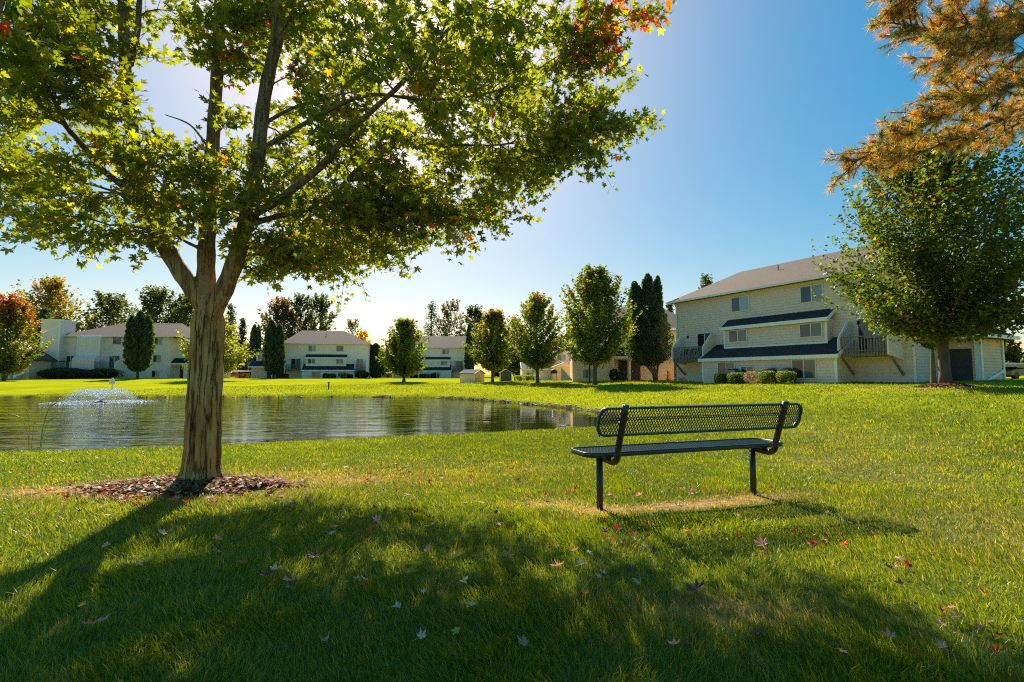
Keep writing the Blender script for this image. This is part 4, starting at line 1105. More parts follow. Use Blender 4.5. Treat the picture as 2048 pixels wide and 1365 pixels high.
# ------------------------------------------------------------------ mulch bed
def mulch():
    n = 3000
    a = rng.uniform(0, 6.28, n); r = np.sqrt(rng.random(n)) * (.9 + .16 * np.sin(a * 3) + .10 * np.sin(a * 7 + 1) + .07 * np.sin(a * 13))
    r = np.where(rng.random(n) < .16, r * rng.uniform(1, 1.55, n), r)
    x = -3.33 + np.cos(a) * r * 1.12; y = 5.15 + np.sin(a) * r * .54
    zz = hgt(x, y) + .085 * (1 - r ** 2).clip(0, 1) + .006 + .014 * rng.random(n)
    # chips
    an = rng.uniform(0, 6.28, n); L = rng.uniform(.012, .045, n); W = rng.uniform(.005, .014, n)
    tl = rng.normal(0, .35, n)
    dx, dy = np.cos(an), np.sin(an)
    V = np.empty((n, 4, 3)); 
    for i, (u, v) in enumerate(((-1, -1), (1, -1), (1, 1), (-1, 1))):
        V[:, i, 0] = x + dx * L * u - dy * W * v; V[:, i, 1] = y + dy * L * u + dx * W * v; V[:, i, 2] = zz + tl * L * u * .7 + .004 * v
    F = np.arange(n)[:, None] * 4 + np.array([0, 1, 2, 3])[None]
    c = mixcol(n, [(.26, .14, .075), (.36, .21, .12), (.13, .07, .035), (.46, .32, .20), (.12, .15, .03)], [3, 3, 2, 1, .6])
    # soil mound beneath
    g = []; fs = []
    R_, A_ = 14, 40
    for i in range(R_ + 1):
        for k in range(A_):
            t = i / R_; aa = 2 * math.pi * k / A_; rr = t * (.84 + .15 * math.sin(aa * 3) + .09 * math.sin(aa * 7 + 1))
            xx = -3.33 + math.cos(aa) * rr * 1.12; yy = 5.15 + math.sin(aa) * rr * .54
            g.append((xx, yy, gz(xx, yy) + .08 * max(0, 1 - t * t) - (.02 if i == R_ else -.002)))
    for i in range(R_):
        for k in range(A_): fs.append((i * A_ + k, (i + 1) * A_ + k, (i + 1) * A_ + (k + 1) % A_, i * A_ + (k + 1) % A_))
    Va = np.vstack([V.reshape(-1, 3), g]); Fa = np.vstack([F, np.array(fs) + n * 4])
    col = np.vstack([np.repeat(c, 4, 0), np.tile([.14, .085, .05], (len(g), 1))])
    o = const_mesh("mulch", Va, Fa, M['dead_leaf'], None, False, col)
    tag(o, "ring of brown wood chips round the big maple's foot", "mulch", kind="stuff")
mulch()
# mulch ring of the right maple
def small_mulch():
    Y = 21.5; x0 = P(1886, 750, Y)[0]; n = 1400; a = rng.uniform(0, 6.28, n); r = np.sqrt(rng.random(n))
    x = x0 + np.cos(a) * r * 1.15; y = Y - .1 + np.sin(a) * r * .9; p = np.stack([x, y, hgt(x, y) + .16 * (1 - r * r) + .01], 1)
    V, F = leaf_quads(p, .13, 1.5); c = np.repeat(mixcol(n, [(.22, .12, .07), (.32, .2, .13), (.10, .06, .04)], [2, 1, 2]), 4, 0)
    tag(const_mesh("mulch", V, F, M['dead_leaf'], None, False, c), "small brown mulch mound under the right hand maple", "mulch", kind="stuff")
small_mulch()

# ------------------------------------------------------------------ the big maple
LEAF = [(90, 1.0), (78, .66), (70, .60), (63, .34), (55, .62), (46, .70), (38, .97), (28, .62), (16, .62), (8, .32), (-4, .45), (-14, .60), (-30, .42), (-60, .22), (-88, .06)]
def leaf_outline():
    pts = [(math.cos(math.radians(a)) * r, math.sin(math.radians(a)) * r) for a, r in LEAF]
    pts += [(-x, y) for x, y in pts[::-1][0:-1]]
    return np.array(pts)
LO = leaf_outline()
def maple_leaves(name, pts, nrm, tip, size, col, mat, parent, fold=.25, curl=.15):
    """real five-lobed leaf shapes"""
    n = len(pts); k = len(LO)
    tip = tip - nrm * (tip * nrm).sum(1, keepdims=True); tip /= np.linalg.norm(tip, axis=1, keepdims=True) + 1e-9
    sd = np.cross(tip, nrm)
    s = size[:, None]
    fo = (fold * rng.uniform(.2, 1.6, n))[:, None]; cu = (curl * rng.normal(.6, .8, n))[:, None]
    V = np.empty((n, k + 1, 3), np.float32)
    V[:, 0] = pts
    for i, (x, y) in enumerate(LO):
        zz = abs(x) * fo - cu * (y * y)
        V[:, i + 1] = pts + sd * s * x * .5 * 1.05 + tip * s * y * .5 + nrm * s * .5 * zz
    a = np.arange(k)
    F = np.stack([np.zeros(k, int), a + 1, (a + 1) % k + 1], 1)
    Fa = (np.arange(n)[:, None, None] * (k + 1) + F[None]).reshape(-1, 3)
    return const_mesh(name, V.reshape(-1, 3), Fa, mat, parent, False, np.repeat(col, k + 1, 0))

def big_maple():
    bx, by = -3.28, 5.22; bz = gz(bx, by)
    root = empty("maple_tree", (bx, by, bz)); tag(root, "big maple with forked trunk and hanging green boughs beside the bench", "tree")
    O = np.array([bx, by, bz])
    def W(px, py, Y): return P(px, py, Y) - O
    # trunk body (lathe with furrows)
    zs = np.linspace(-.12, 1.98, 74); na = 96
    prof_px = [(975, 45), (955, 42), (930, 38.5), (900, 37), (850, 36.5), (800, 36), (750, 35.3), (700, 35), (650, 34.6), (610, 36.5), (590, 40), (575, 44)]
    pz = [W(405, p, by)[2] for p, _ in prof_px][::-1]; pr_ = [h / FPX * by * .86 for _, h in prof_px][::-1]
    pz, pr_ = pz[::-1], pr_[::-1]
    cxs = [W(c, p, by)[0] for c, p in ((401, 960), (406, 900), (410, 800), (414, 700), (417, 640), (419, 575))]
    czs = [W(c, p, by)[2] for c, p in ((401, 960), (406, 900), (410, 800), (414, 700), (417, 640), (419, 575))]
    V = []
    for z in zs:
        R0 = np.interp(z, pz, pr_); cx = np.interp(z, czs, cxs)
        for k in range(na):
            a = 2 * math.pi * k / na
            f = 1.0
            for ga, gd, gw in ((-1.72, .20, .12), (-2.35, .09, .09), (-.85, .10, .08), (-1.15, .05, .05), (-2.0, .05, .05), (.6, .12, .15), (2.2, .12, .15), (3.0, .06, .07), (-.3, .07, .07)):
                da = (a - (ga + .10 * math.sin(z * 2.2 + ga * 3) + .03 * math.sin(z * 9 + ga)) + math.pi) % (2 * math.pi) - math.pi
                f -= gd * math.exp(-(da / gw) ** 2) * (.75 + .35 * math.sin(z * 5 + ga * 7))
            f += .030 * math.sin(a * 7 + z * 1.7) + .018 * math.sin(a * 17 + z * 5) + .012 * math.sin(a * 31 + z * 11) + .012 * math.sin(z * 23 + a * 2)
            fl = max(0, .20 - z) / .32
            f += fl ** 1.5 * (.42 + .30 * math.sin(a * 5 + 1) + .12 * math.sin(a * 9))
            top = max(0, z - 1.7) / .28
            f *= (1 - .55 * top)
            V.append((cx + math.cos(a) * R0 * f, math.sin(a) * R0 * f, z))
    tr = MB(); tr.v = V
    for i in range(len(zs) - 1):
        for k in range(na):
            tr.f.append([i * na + k, i * na + (k + 1) % na, (i + 1) * na + (k + 1) % na, (i + 1) * na + k]); tr.m.append(0)
    tr.f.append(list(range(na))[::-1]); tr.m.append(0)
    tr.f.append([(len(zs) - 1) * na + k for k in range(na)]); tr.m.append(0)
    limbs = []
    def limb(pts, r0, r1, build=True):
        """smooth path through (px,py,Y), radii in px at that depth"""
        Q = np.array([W(*p) for p in pts]); m = len(Q)
        out = []; rad = []
        for i in range(m - 1):
            p0 = Q[max(i - 1, 0)]; p1 = Q[i]; p2 = Q[i + 1]; p3 = Q[min(i + 2, m - 1)]
            for t in np.linspace(0, 1, 7)[:-1]:
                out.append(.5 * (2 * p1 + (p2 - p0) * t + (2 * p0 - 5 * p1 + 4 * p2 - p3) * t * t + (3 * p1 - p0 - 3 * p2 + p3) * t ** 3))
                rad.append(r0 + (r1 - r0) * ((i + t) / (m - 1)))
        out.append(Q[-1]); rad.append(r1)
        rad = [r * .88 * (1 + .05 * math.sin(j * 1.7 + r0 * 90)) for j, r in enumerate(rad)]
        limbs.append((np.array(out), np.array(rad)))
        return np.array(out), rad
    big = []
    big.append(limb([(428, 650, 5.2), (392, 590, 5.18), (352, 530, 5.1), (315, 465, 5.05), (288, 400, 5.0), (272, 330, 5.0), (262, 240, 5.0), (250, 120, 5.0), (247, -20, 5.05), (240, -220, 5.2), (260, -420, 5.3)], .105, .045))
    big.append(limb([(412, 650, 5.22), (412, 560, 5.24), (414, 480, 5.25), (420, 380, 5.25), (428, 250, 5.3), (436, 110, 5.35), (440, -60, 5.4), (446, -300, 5.5), (430, -520, 5.6)], .112, .04))
    big.append(limb([(412, 650, 5.2), (448, 580, 5.2), (478, 500, 5.15), (498, 420, 5.1), (515, 320, 5.05), (528, 200, 5.0), (552, 90, 4.95), (590, -30, 4.9), (640, -200, 4.85), (700, -400, 4.9)], .11, .045))
    big.append(limb([(528, 215, 5.0), (545, 120, 4.9), (548, 20, 4.85), (552, -100, 4.8), (540, -300, 4.7)], .035, .02))
    big.append(limb([(260, 130, 5.0), (275, 60, 5.0), (282, -20, 4.95), (310, -160, 4.9)], .04, .02))
    big.append(limb([(284, 405, 5.0), (245, 372, 4.85), (200, 335, 4.65), (160, 285, 4.45), (130, 250, 4.3), (110, 205, 4.15), (60, 120, 3.8), (0, 30, 3.5)], .04, .012))
    big.append(limb([(500, 432, 5.1), (550, 405, 4.95), (610, 360, 4.75), (650, 325, 4.6), (690, 275, 4.45), (735, 230, 4.3), (800, 170, 4.0), (870, 90, 3.9), (940, 10, 3.8)], .05, .014))
    big.append(limb([(500, 448, 5.1), (560, 432, 5.1), (625, 415, 5.1), (680, 375, 5.1), (720, 335, 5.05), (800, 290, 4.9), (900, 290, 5.2), (1000, 290, 5.4), (1100, 270, 5.6)], .036, .010))
    big.append(limb([(395, 495, 5.2), (365, 480, 5.1), (335, 458, 4.9), (300, 450, 4.7)], .022, .008))
    big.append(limb([(440, 500, 5.15), (455, 492, 5.3), (500, 488, 5.8), (560, 480, 6.4)], .02, .008))
    big.append(limb([(520, 300, 5.05), (580, 265, 4.9), (650, 225, 4.7), (740, 190, 4.4), (860, 200, 4.5), (1000, 180, 4.7), (1120, 110, 4.8)], .03, .008))
    big.append(limb([(525, 250, 5.05), (590, 215, 5.4), (680, 190, 5.8), (780, 170, 6.2)], .026, .008))
    big.append(limb([(420, 300, 5.25), (380, 250, 5.9), (330, 230, 6.5)], .02, .008))
    big.append(limb([(130, 250, 4.3), (80, 232, 4.4), (0, 226, 4.6), (-90, 230, 4.7)], .018, .007))
    big.append(limb([(272, 390, 5.05), (180, 385, 5.2), (90, 395, 5.3), (0, 398, 5.3)], .016, .006))
    big.append(limb([(436, 60, 5.35), (500, -40, 5.0), (600, -160, 4.5), (760, -260, 4.0), (900, -300, 3.6)], .035, .012))
    big.append(limb([(247, -60, 5.1), (140, -160, 4.7), (20, -220, 4.2), (-120, -260, 3.9)], .03, .01))
    big.append(limb([(300, 440, 5.05), (330, 400, 5.6), (330, 330, 6.4), (300, 240, 7.2)], .022, .008))
    big.append(limb([(505, 420, 5.1), (560, 360, 5.8), (640, 300, 6.6), (740, 260, 7.3), (880, 270, 7.6), (1000, 280, 7.4)], .026, .008))
    for pth, rad in big: tr.tube(pth, rad, 16)
    t = tr.build("trunk", M['bark'], root, True)
    md = t.modifiers.new("merge", 'REMESH'); md.mode = 'VOXEL'; md.voxel_size = .0085; md.use_smooth_shade = True
    md = t.modifiers.new("relax", 'SMOOTH'); md.iterations = 1; md.factor = .5
    # boughs
    LP = np.vstack([l[0] for l in limbs]); LR = np.concatenate([l[1] for l in limbs])
    left = [(-60, 430, 5.2), (20, 430, 4.6), (90, 440, 5.5), (165, 468, 4.8), (-80, 330, 4.2), (-60, 200, 3.8), (-40, 120, 3.4), (30, 60, 3.3), (60, 300, 5.8), (140, 360, 6), (230, 410, 5.6),
            (150, 180, 4), (200, 230, 4.4), (290, 265, 5.0), (345, 305, 5.0), (375, 335, 5.2), (90, 20, 3.7), (-100, -50, 3.5), (170, 130, 4.2), (240, 200, 4.5), (320, 380, 5.6), (200, 300, 6.3),
            (100, 230, 6.2), (0, 260, 6), (-120, 300, 6), (60, 380, 6.5), (20, 150, 5), (-40, 20, 4.4), (60, 100, 4.6), (120, 320, 4.4), (30, 340, 4.8), (-30, 400, 5.8), (110, 410, 5.0), (190, 400, 4.9),
            (250, 330, 4.7), (180, 280, 4.9), (90, 170, 4.0), (10, 220, 4.2), (-150, 150, 4.6), (-160, 380, 5.0), (-60, 300, 5.2), (330, 350, 4.7), (280, 310, 4.5), (130, 60, 4.4),
            (40, -20, 4.2), (-60, 60, 3.9), (150, 10, 4.9), (215, 165, 4.8), (290, 380, 4.6), (230, 290, 5.4), (60, 450, 5.0), (0, 300, 4.5), (70, 200, 4.7)]
    center = [(285, 475, 4.9), (335, 440, 4.7), (400, 400, 4.6), (445, 380, 4.5), (365, 350, 4.8), (460, 330, 4.8), (430, 455, 4.7), (400, 330, 4.9), (370, 390, 5.8), (300, 440, 5.3),
              (480, 380, 5.8), (470, 230, 5.2), (490, 130, 5.2), (480, 60, 5.0), (400, 40, 5.0), (350, 20, 5.1), (450, 110, 4.9), (500, 20, 5.2), (420, 90, 4.9), (480, 300, 5.6), (268, 80, 4.9), (195, 5, 4.9), (270, 20, 5.2), (420, 20, 4.7)]
    right = [(520, 520, 5.3), (590, 505, 5.4), (650, 510, 5.5), (722, 520, 5.5), (755, 495, 5.4), (805, 470, 5.0), (855, 440, 5.0), (700, 450, 5.8), (620, 460, 5.6), (945, 455, 4.4), (1040, 424, 4.2),
             (880, 400, 5.2), (970, 385, 4.6), (1075, 355, 4.3), (1000, 320, 4.8), (1130, 325, 4.1), (1190, 310, 3.9), (1285, 235, 3.8), (1235, 140, 3.9), (1250, 258, 3.8), (1170, 200, 4.2), (1100, 250, 4.4),
             (1120, 120, 3.8), (1150, 60, 3.6), (1240, 15, 3.4), (1310, 15, 3.4), (1215, 55, 3.5), (1000, 200, 4), (900, 250, 4.2), (1050, 150, 3.6), (950, 100, 3.2), (850, 150, 3.3), (800, 60, 3.1), (900, 20, 2.9),
             (1050, 40, 3.1), (700, 100, 3.8), (650, 200, 4.8), (600, 150, 5), (700, 250, 4.6), (780, 320, 4.4), (600, 300, 5.5), (560, 420, 6), (650, 380, 6.2), (750, 420, 6), (850, 330, 6), (800, 230, 6), (900, 180, 6),
             (620, 60, 5.5), (700, 0, 5), (560, 100, 6.3), (1000, 100, 3.4), (1100, 30, 3.3), (1180, 120, 3.8), (1060, 210, 4.2), (920, 340, 4.6), (860, 280, 4.3), (740, 360, 4.8), (680, 320, 5.3), (620, 400, 4.9),
             (560, 340, 5.0), (540, 470, 5.0), (690, 500, 5.0), (780, 450, 5.2), (830, 400, 4.7), (980, 260, 4.3), (1080, 310, 4.5), (560, 220, 5.6), (640, 130, 5.9), (740, 140, 5.2), (820, 120, 4.4), (760, 40, 4.1),
             (680, 50, 4.4), (600, 20, 4.4), (880, 90, 3.7), (960, 40, 3.5), (1010, 10, 3.6), (720, 200, 5.0), (780, 250, 5.3), (900, 300, 5.4), (610, 350, 6.4), (530, 380, 4.7), (650, 450, 6.4), (580, 480, 6.0),
             (720, 300, 6.5), (820, 360, 5.4), (760, 390, 4.6), (900, 420, 4.8), (660, 520, 6.0), (1150, 260, 4.0), (1200, 220, 4.1), (700, 400, 4.5), (640, 260, 4.5), (870, 220, 3.9), (940, 180, 3.7), (570, 30, 5.7), (650, -10, 5.9),
             (1100, 170, 4.3), (800, 10, 4.6), (1180, -10, 3.5), (1060, 270, 4.0), (960, 150, 4.6)]
    right = [(a, b, c + max(0, (a - 700) / 600 * 1.8)) for a, b, c in right]
    right += [(515, 540, 6.6), (560, 545, 6.9), (600, 535, 7.2), (650, 548, 7.2), (690, 560, 7.1), (725, 560, 7.3), (760, 520, 7.3), (810, 515, 7.3), (850, 485, 7.2), (885, 465, 7.4), (940, 455, 7.2), (990, 440, 7.2), (1045, 424, 7.0), (1080, 370, 7.2), (700, 510, 7.6), (620, 490, 7.4), (780, 470, 7.8), (860, 420, 7.8)]
    right += [(950, 350, 7.4), (1040, 330, 7.2), (900, 420, 7.0), (1000, 250, 7.6), (1085, 345, 6.8), (1120, 270, 6.6), (850, 465, 6.6), (950, 200, 7.6), (1050, 180, 7.2), (1150, 200, 6.7),
              (980, 400, 6.8), (900, 300, 7.8), (1200, 260, 6.2), (830, 380, 7.6), (1020, 120, 7.2), (1120, 60, 6.4), (870, 120, 7.4), (1230, 180, 6.0), (760, 250, 7.6), (1150, 300, 6.4), (1010, 350, 6.2)]
    above = []
    for i in range(66):
        v = rand_dirs(1)[0] * np.array([2.9, 2.9, 2.3]) * rng.uniform(.35, 1)
        e = np.array([.7, -.5, 4.9]) + v
        if e[2] < 3.5: continue
        wp = e + O
        pxx = 1024 + 1000 * wp[0] / wp[1] if wp[1] > .5 else 0
        pyy = 750 - 1000 * (wp[2] - EYE) / wp[1] if wp[1] > .5 else -999
        if 130 < pxx < 460 and pyy > -200: continue
        if pxx > 1250 and pyy > -150: continue
        above.append(e)
    ends = [W(*e) for e in left + center + right] + above
    tb = MB(); L_p = []; L_t = []; L_b = []
    for bi, e in enumerate(ends):
        pe = e
        dv = LP - e; dist = np.linalg.norm(dv, axis=1)
        cost = dist + np.maximum(0, LP[:, 2] - e[2] + .15 * dist - .15) * 2.2 + np.maximum(0, .35 - dist) * 3
        j = int(np.argmin(cost)); s = LP[j]; Ld = np.linalg.norm(e - s)
        if Ld < .05: continue
        mid = (s + e) / 2 + np.array([0, 0, .10 * Ld]) + rng.normal(0, .05 * Ld, 3)
        m = max(4, int(Ld / .14)); t = np.linspace(0, 1, m + 1)[:, None]
        path = (1 - t) ** 2 * s + 2 * t * (1 - t) * mid + t * t * e
        path[1:-1] += rng.normal(0, .012, (m - 1, 3))
        r0 = min(LR[j] * .6, .007 + .006 * Ld)
        tb.tube(path, np.linspace(r0, .0025, m + 1), 5, False)
        nt = int(7 + Ld * (14.5 if pe[1] < 1.2 else 11.5))
        for q in range(nt):
            tq = rng.uniform(.18, 1.0); k = min(int(tq * m), m - 1); p0 = path[k] + (path[k + 1] - path[k]) * (tq * m - k)
            ax = path[k + 1] - path[k]; ax /= np.linalg.norm(ax)
            dr = rng.normal(0, 1, 3) * np.array([1, 1, .55]); dr -= ax * (dr @ ax) * .8; dr /= np.linalg.norm(dr)
            dr = dr * .8 + ax * .75 + np.array([0, 0, -.05]); dr /= np.linalg.norm(dr)
            Lt = rng.uniform(.14, .42); p1 = p0 + dr * Lt + np.array([0, 0, -.03])
            tb.tube([p0, (p0 + p1) / 2 + np.array([0, 0, .012]), p1], [.0035, .0025, .0015], 3, False)
            nl = int(4 + Lt * 18)
            for l in range(nl):
                u = (l + 1) / nl; pc = p0 + (p1 - p0) * u
                side = np.cross(dr, [0, 0, 1.]); side /= np.linalg.norm(side) + 1e-6
                sg = (1 if l % 2 else -1)
                off = side * sg * rng.uniform(.03, .075) + dr * rng.uniform(0, .05) + np.array([0, 0, rng.uniform(-.05, .01)])
                L_p.append(pc + off); L_t.append(off / np.linalg.norm(off) + dr * .4 + np.array([0, 0, -.45])); L_b.append(bi)
    tb.build("branches", M['bark'], root, True)
    pts = np.array(L_p); tip = np.array(L_t); tip /= np.linalg.norm(tip, axis=1, keepdims=True); bid = np.array(L_b)
    n = len(pts); print("maple leaves", n)
    nr = rand_dirs(n) * .75 + np.array([0, 0, .62]); nr /= np.linalg.norm(nr, axis=1, keepdims=True)
    size = rng.uniform(.080, .155, n)
    c = mixcol(n, [(.055, .085, .008), (.08, .11, .010), (.105, .135, .012), (.15, .16, .014)], [3, 4, 3, 1.5])
    # the tip high on the right has turned red
    wp = pts + O; px = 1024 + 1000 * wp[:, 0] / np.maximum(wp[:, 1], .3)
    rd = np.clip((px - 1130) / 120, 0, 1) * np.clip((wp[:, 2] - EYE - .62 * wp[:, 1]) / .35, 0, 1)
    sel = rng.random(n) < rd * .38
    c = np.where(sel[:, None], mixcol(n, [(.30, .035, .015), (.34, .08, .015), (.16, .02, .015)], [3, 2, 2]), c)
    bsel = np.sin(bid * 45.1) > .95
    sel = (rng.random(n) < np.where(bsel, .06, .002))
    c = np.where(sel[:, None], mixcol(n, [(.45, .06, .02), (.45, .17, .02)], [1, 1]), c)
    maple_leaves("crown", pts, nr, tip, size, c, M['leaf'], root)
big_maple()

# ------------------------------------------------------------------ pine overhead on the right
def pine():
    bx, by = 9.2, 5.6; bz = gz(bx, by); O = np.array([bx, by, bz])
    root = empty("pine_tree", (bx, by, bz)); tag(root, "pine with browning orange needles reaching in at the upper right", "tree")
    def W(px, py, Y): return P(px, py, Y) - O
    lim = MB(); lim.tube([(0, 0, -.2), (.05, 0, 1.5), (0, .05, 4), (-.05, 0, 7), (0, 0, 10.5)], [.32, .25, .2, .13, .03], 14)
    mains = [[(2900, -250, 5.6), (2500, -80, 5.3), (2100, 20, 5.0), (1980, 45, 4.9), (1880, 62, 4.8), (1780, 45, 4.75)],
             [(2900, 100, 5.6), (2500, 60, 5.4), (2150, 60, 5.2), (2020, 130, 5.1), (1930, 200, 5.0), (1850, 250, 4.9), (1770, 295, 4.8), (1705, 325, 4.7)],
             [(2900, 100, 5.6), (2550, 110, 5.8), (2250, 140, 5.8), (2100, 190, 5.7), (1980, 250, 5.6), (1880, 290, 5.5), (1790, 325, 5.4)],
             [(2900, -150, 5.6), (2600, -60, 4.9), (2200, -20, 4.6), (2050, 60, 4.5), (1960, 95, 4.4), (1880, 120, 4.35)],
             [(2900, 150, 5.6), (2600, 170, 6.2), (2250, 200, 6.3), (2080, 230, 6.2), (1960, 290, 6.1)],
             [(2900, -250, 5.6), (2500, -160, 5.0), (2100, -80, 4.8), (1920, -20, 4.7), (1800, 0, 4.6)],
             [(2900, 80, 5.6), (2500, 90, 5.0), (2150, 130, 4.7), (2030, 170, 4.6), (1960, 190, 4.5), (1925, 200, 4.5)]]
    tuft = []; tdir = []; green = []
    for mi, mm in enumerate(mains):
        Q = np.array([W(*p) for p in mm]); out = []
        for i in range(len(Q) - 1):
            p0 = Q[max(i - 1, 0)]; p1 = Q[i]; p2 = Q[i + 1]; p3 = Q[min(i + 2, len(Q) - 1)]
            for t in np.linspace(0, 1, 9)[:-1]:
                out.append(.5 * (2 * p1 + (p2 - p0) * t + (2 * p0 - 5 * p1 + 4 * p2 - p3) * t * t + (3 * p1 - p0 - 3 * p2 + p3) * t ** 3))
        out.append(Q[-1]); out = np.array(out); m = len(out)
        lim.tube(out, np.linspace(.06, .006, m), 8, False)
        tot = 74 if mi != 6 else 40
        for q in range(tot):
            t = rng.uniform(.30, 1) ** .8; k = min(int(t * (m - 1)), m - 2); p0 = out[k]
            ax = out[k + 1] - out[k]; ax /= np.linalg.norm(ax)
            d = rng.normal(0, 1, 3); d -= ax * (d @ ax); d /= np.linalg.norm(d); d = d * .75 + ax * .8; d[2] *= .7
            if mi in (1, 2, 4) and d[2] > .15: d[2] *= -.2
            d /= np.linalg.norm(d)
            L = rng.uniform(.2, .62) * (1.15 - .55 * t)
            p1 = p0 + d * L; p1[2] += .03
            lim.tube([p0, (p0 + p1) / 2, p1], [.009, .006, .003], 4, False)
            for s in range(int(3 + L * 13)):
                u = 1 - rng.random() ** 1.4 * .85; pt = p0 + (p1 - p0) * u
                sd = rng.normal(0, 1, 3); sd -= d * (sd @ d) * .5; sd /= np.linalg.norm(sd)
                e = pt + (sd * .5 + d * .6) * rng.uniform(.0, .15)
                lim.tube([pt, e], [.003, .002], 3, False)
                tuft.append(e); dd = (sd * .45 + d * .8); tdir.append(dd / np.linalg.norm(dd)); green.append(u * .7 + rng.random() * .3)
    lim.build("trunk", M['bark_far'], root, True)
    tuft = np.array(tuft); tdir = np.array(tdir); green = np.array(green); nt = len(tuft); k = 46
    base = np.repeat(tuft, k, 0); ax = np.repeat(tdir, k, 0); n = len(base); print("needles", n)
    v = rand_dirs(n) * .85 + ax * .75; v[:, 2] -= .12; v /= np.linalg.norm(v, axis=1, keepdims=True)
    base = base - ax * (rng.random((n, 1)) * .07)
    L = (.085 * rng.uniform(.6, 1.2, n))[:, None]
    sd = np.cross(v, rand_dirs(n)); sd /= np.linalg.norm(sd, axis=1, keepdims=True)
    V = np.empty((n, 3, 3)); V[:, 0] = base - sd * .0019; V[:, 1] = base + sd * .0019; V[:, 2] = base + v * L
    F = np.arange(n)[:, None] * 3 + np.array([0, 1, 2])[None]
    g = np.repeat(green, k)
    cg = mixcol(n, [(.08, .12, .03), (.15, .18, .04)], [1, 1]); co = mixcol(n, [(.66, .30, .03), (.72, .26, .03), (.52, .36, .05), (.62, .46, .08)], [3, 2, 3, 2])
    tb_ = np.repeat(rng.random(nt), k)
    sel = (rng.random(n) * .45 + tb_ * .55) < np.clip(1.12 - g * .62, 0, 1) * .62
    c = np.where(sel[:, None], co, cg)
    const_mesh("needles", V.reshape(-1, 3), F, M['needle'], root, False, np.repeat(c, 3, 0))
pine()

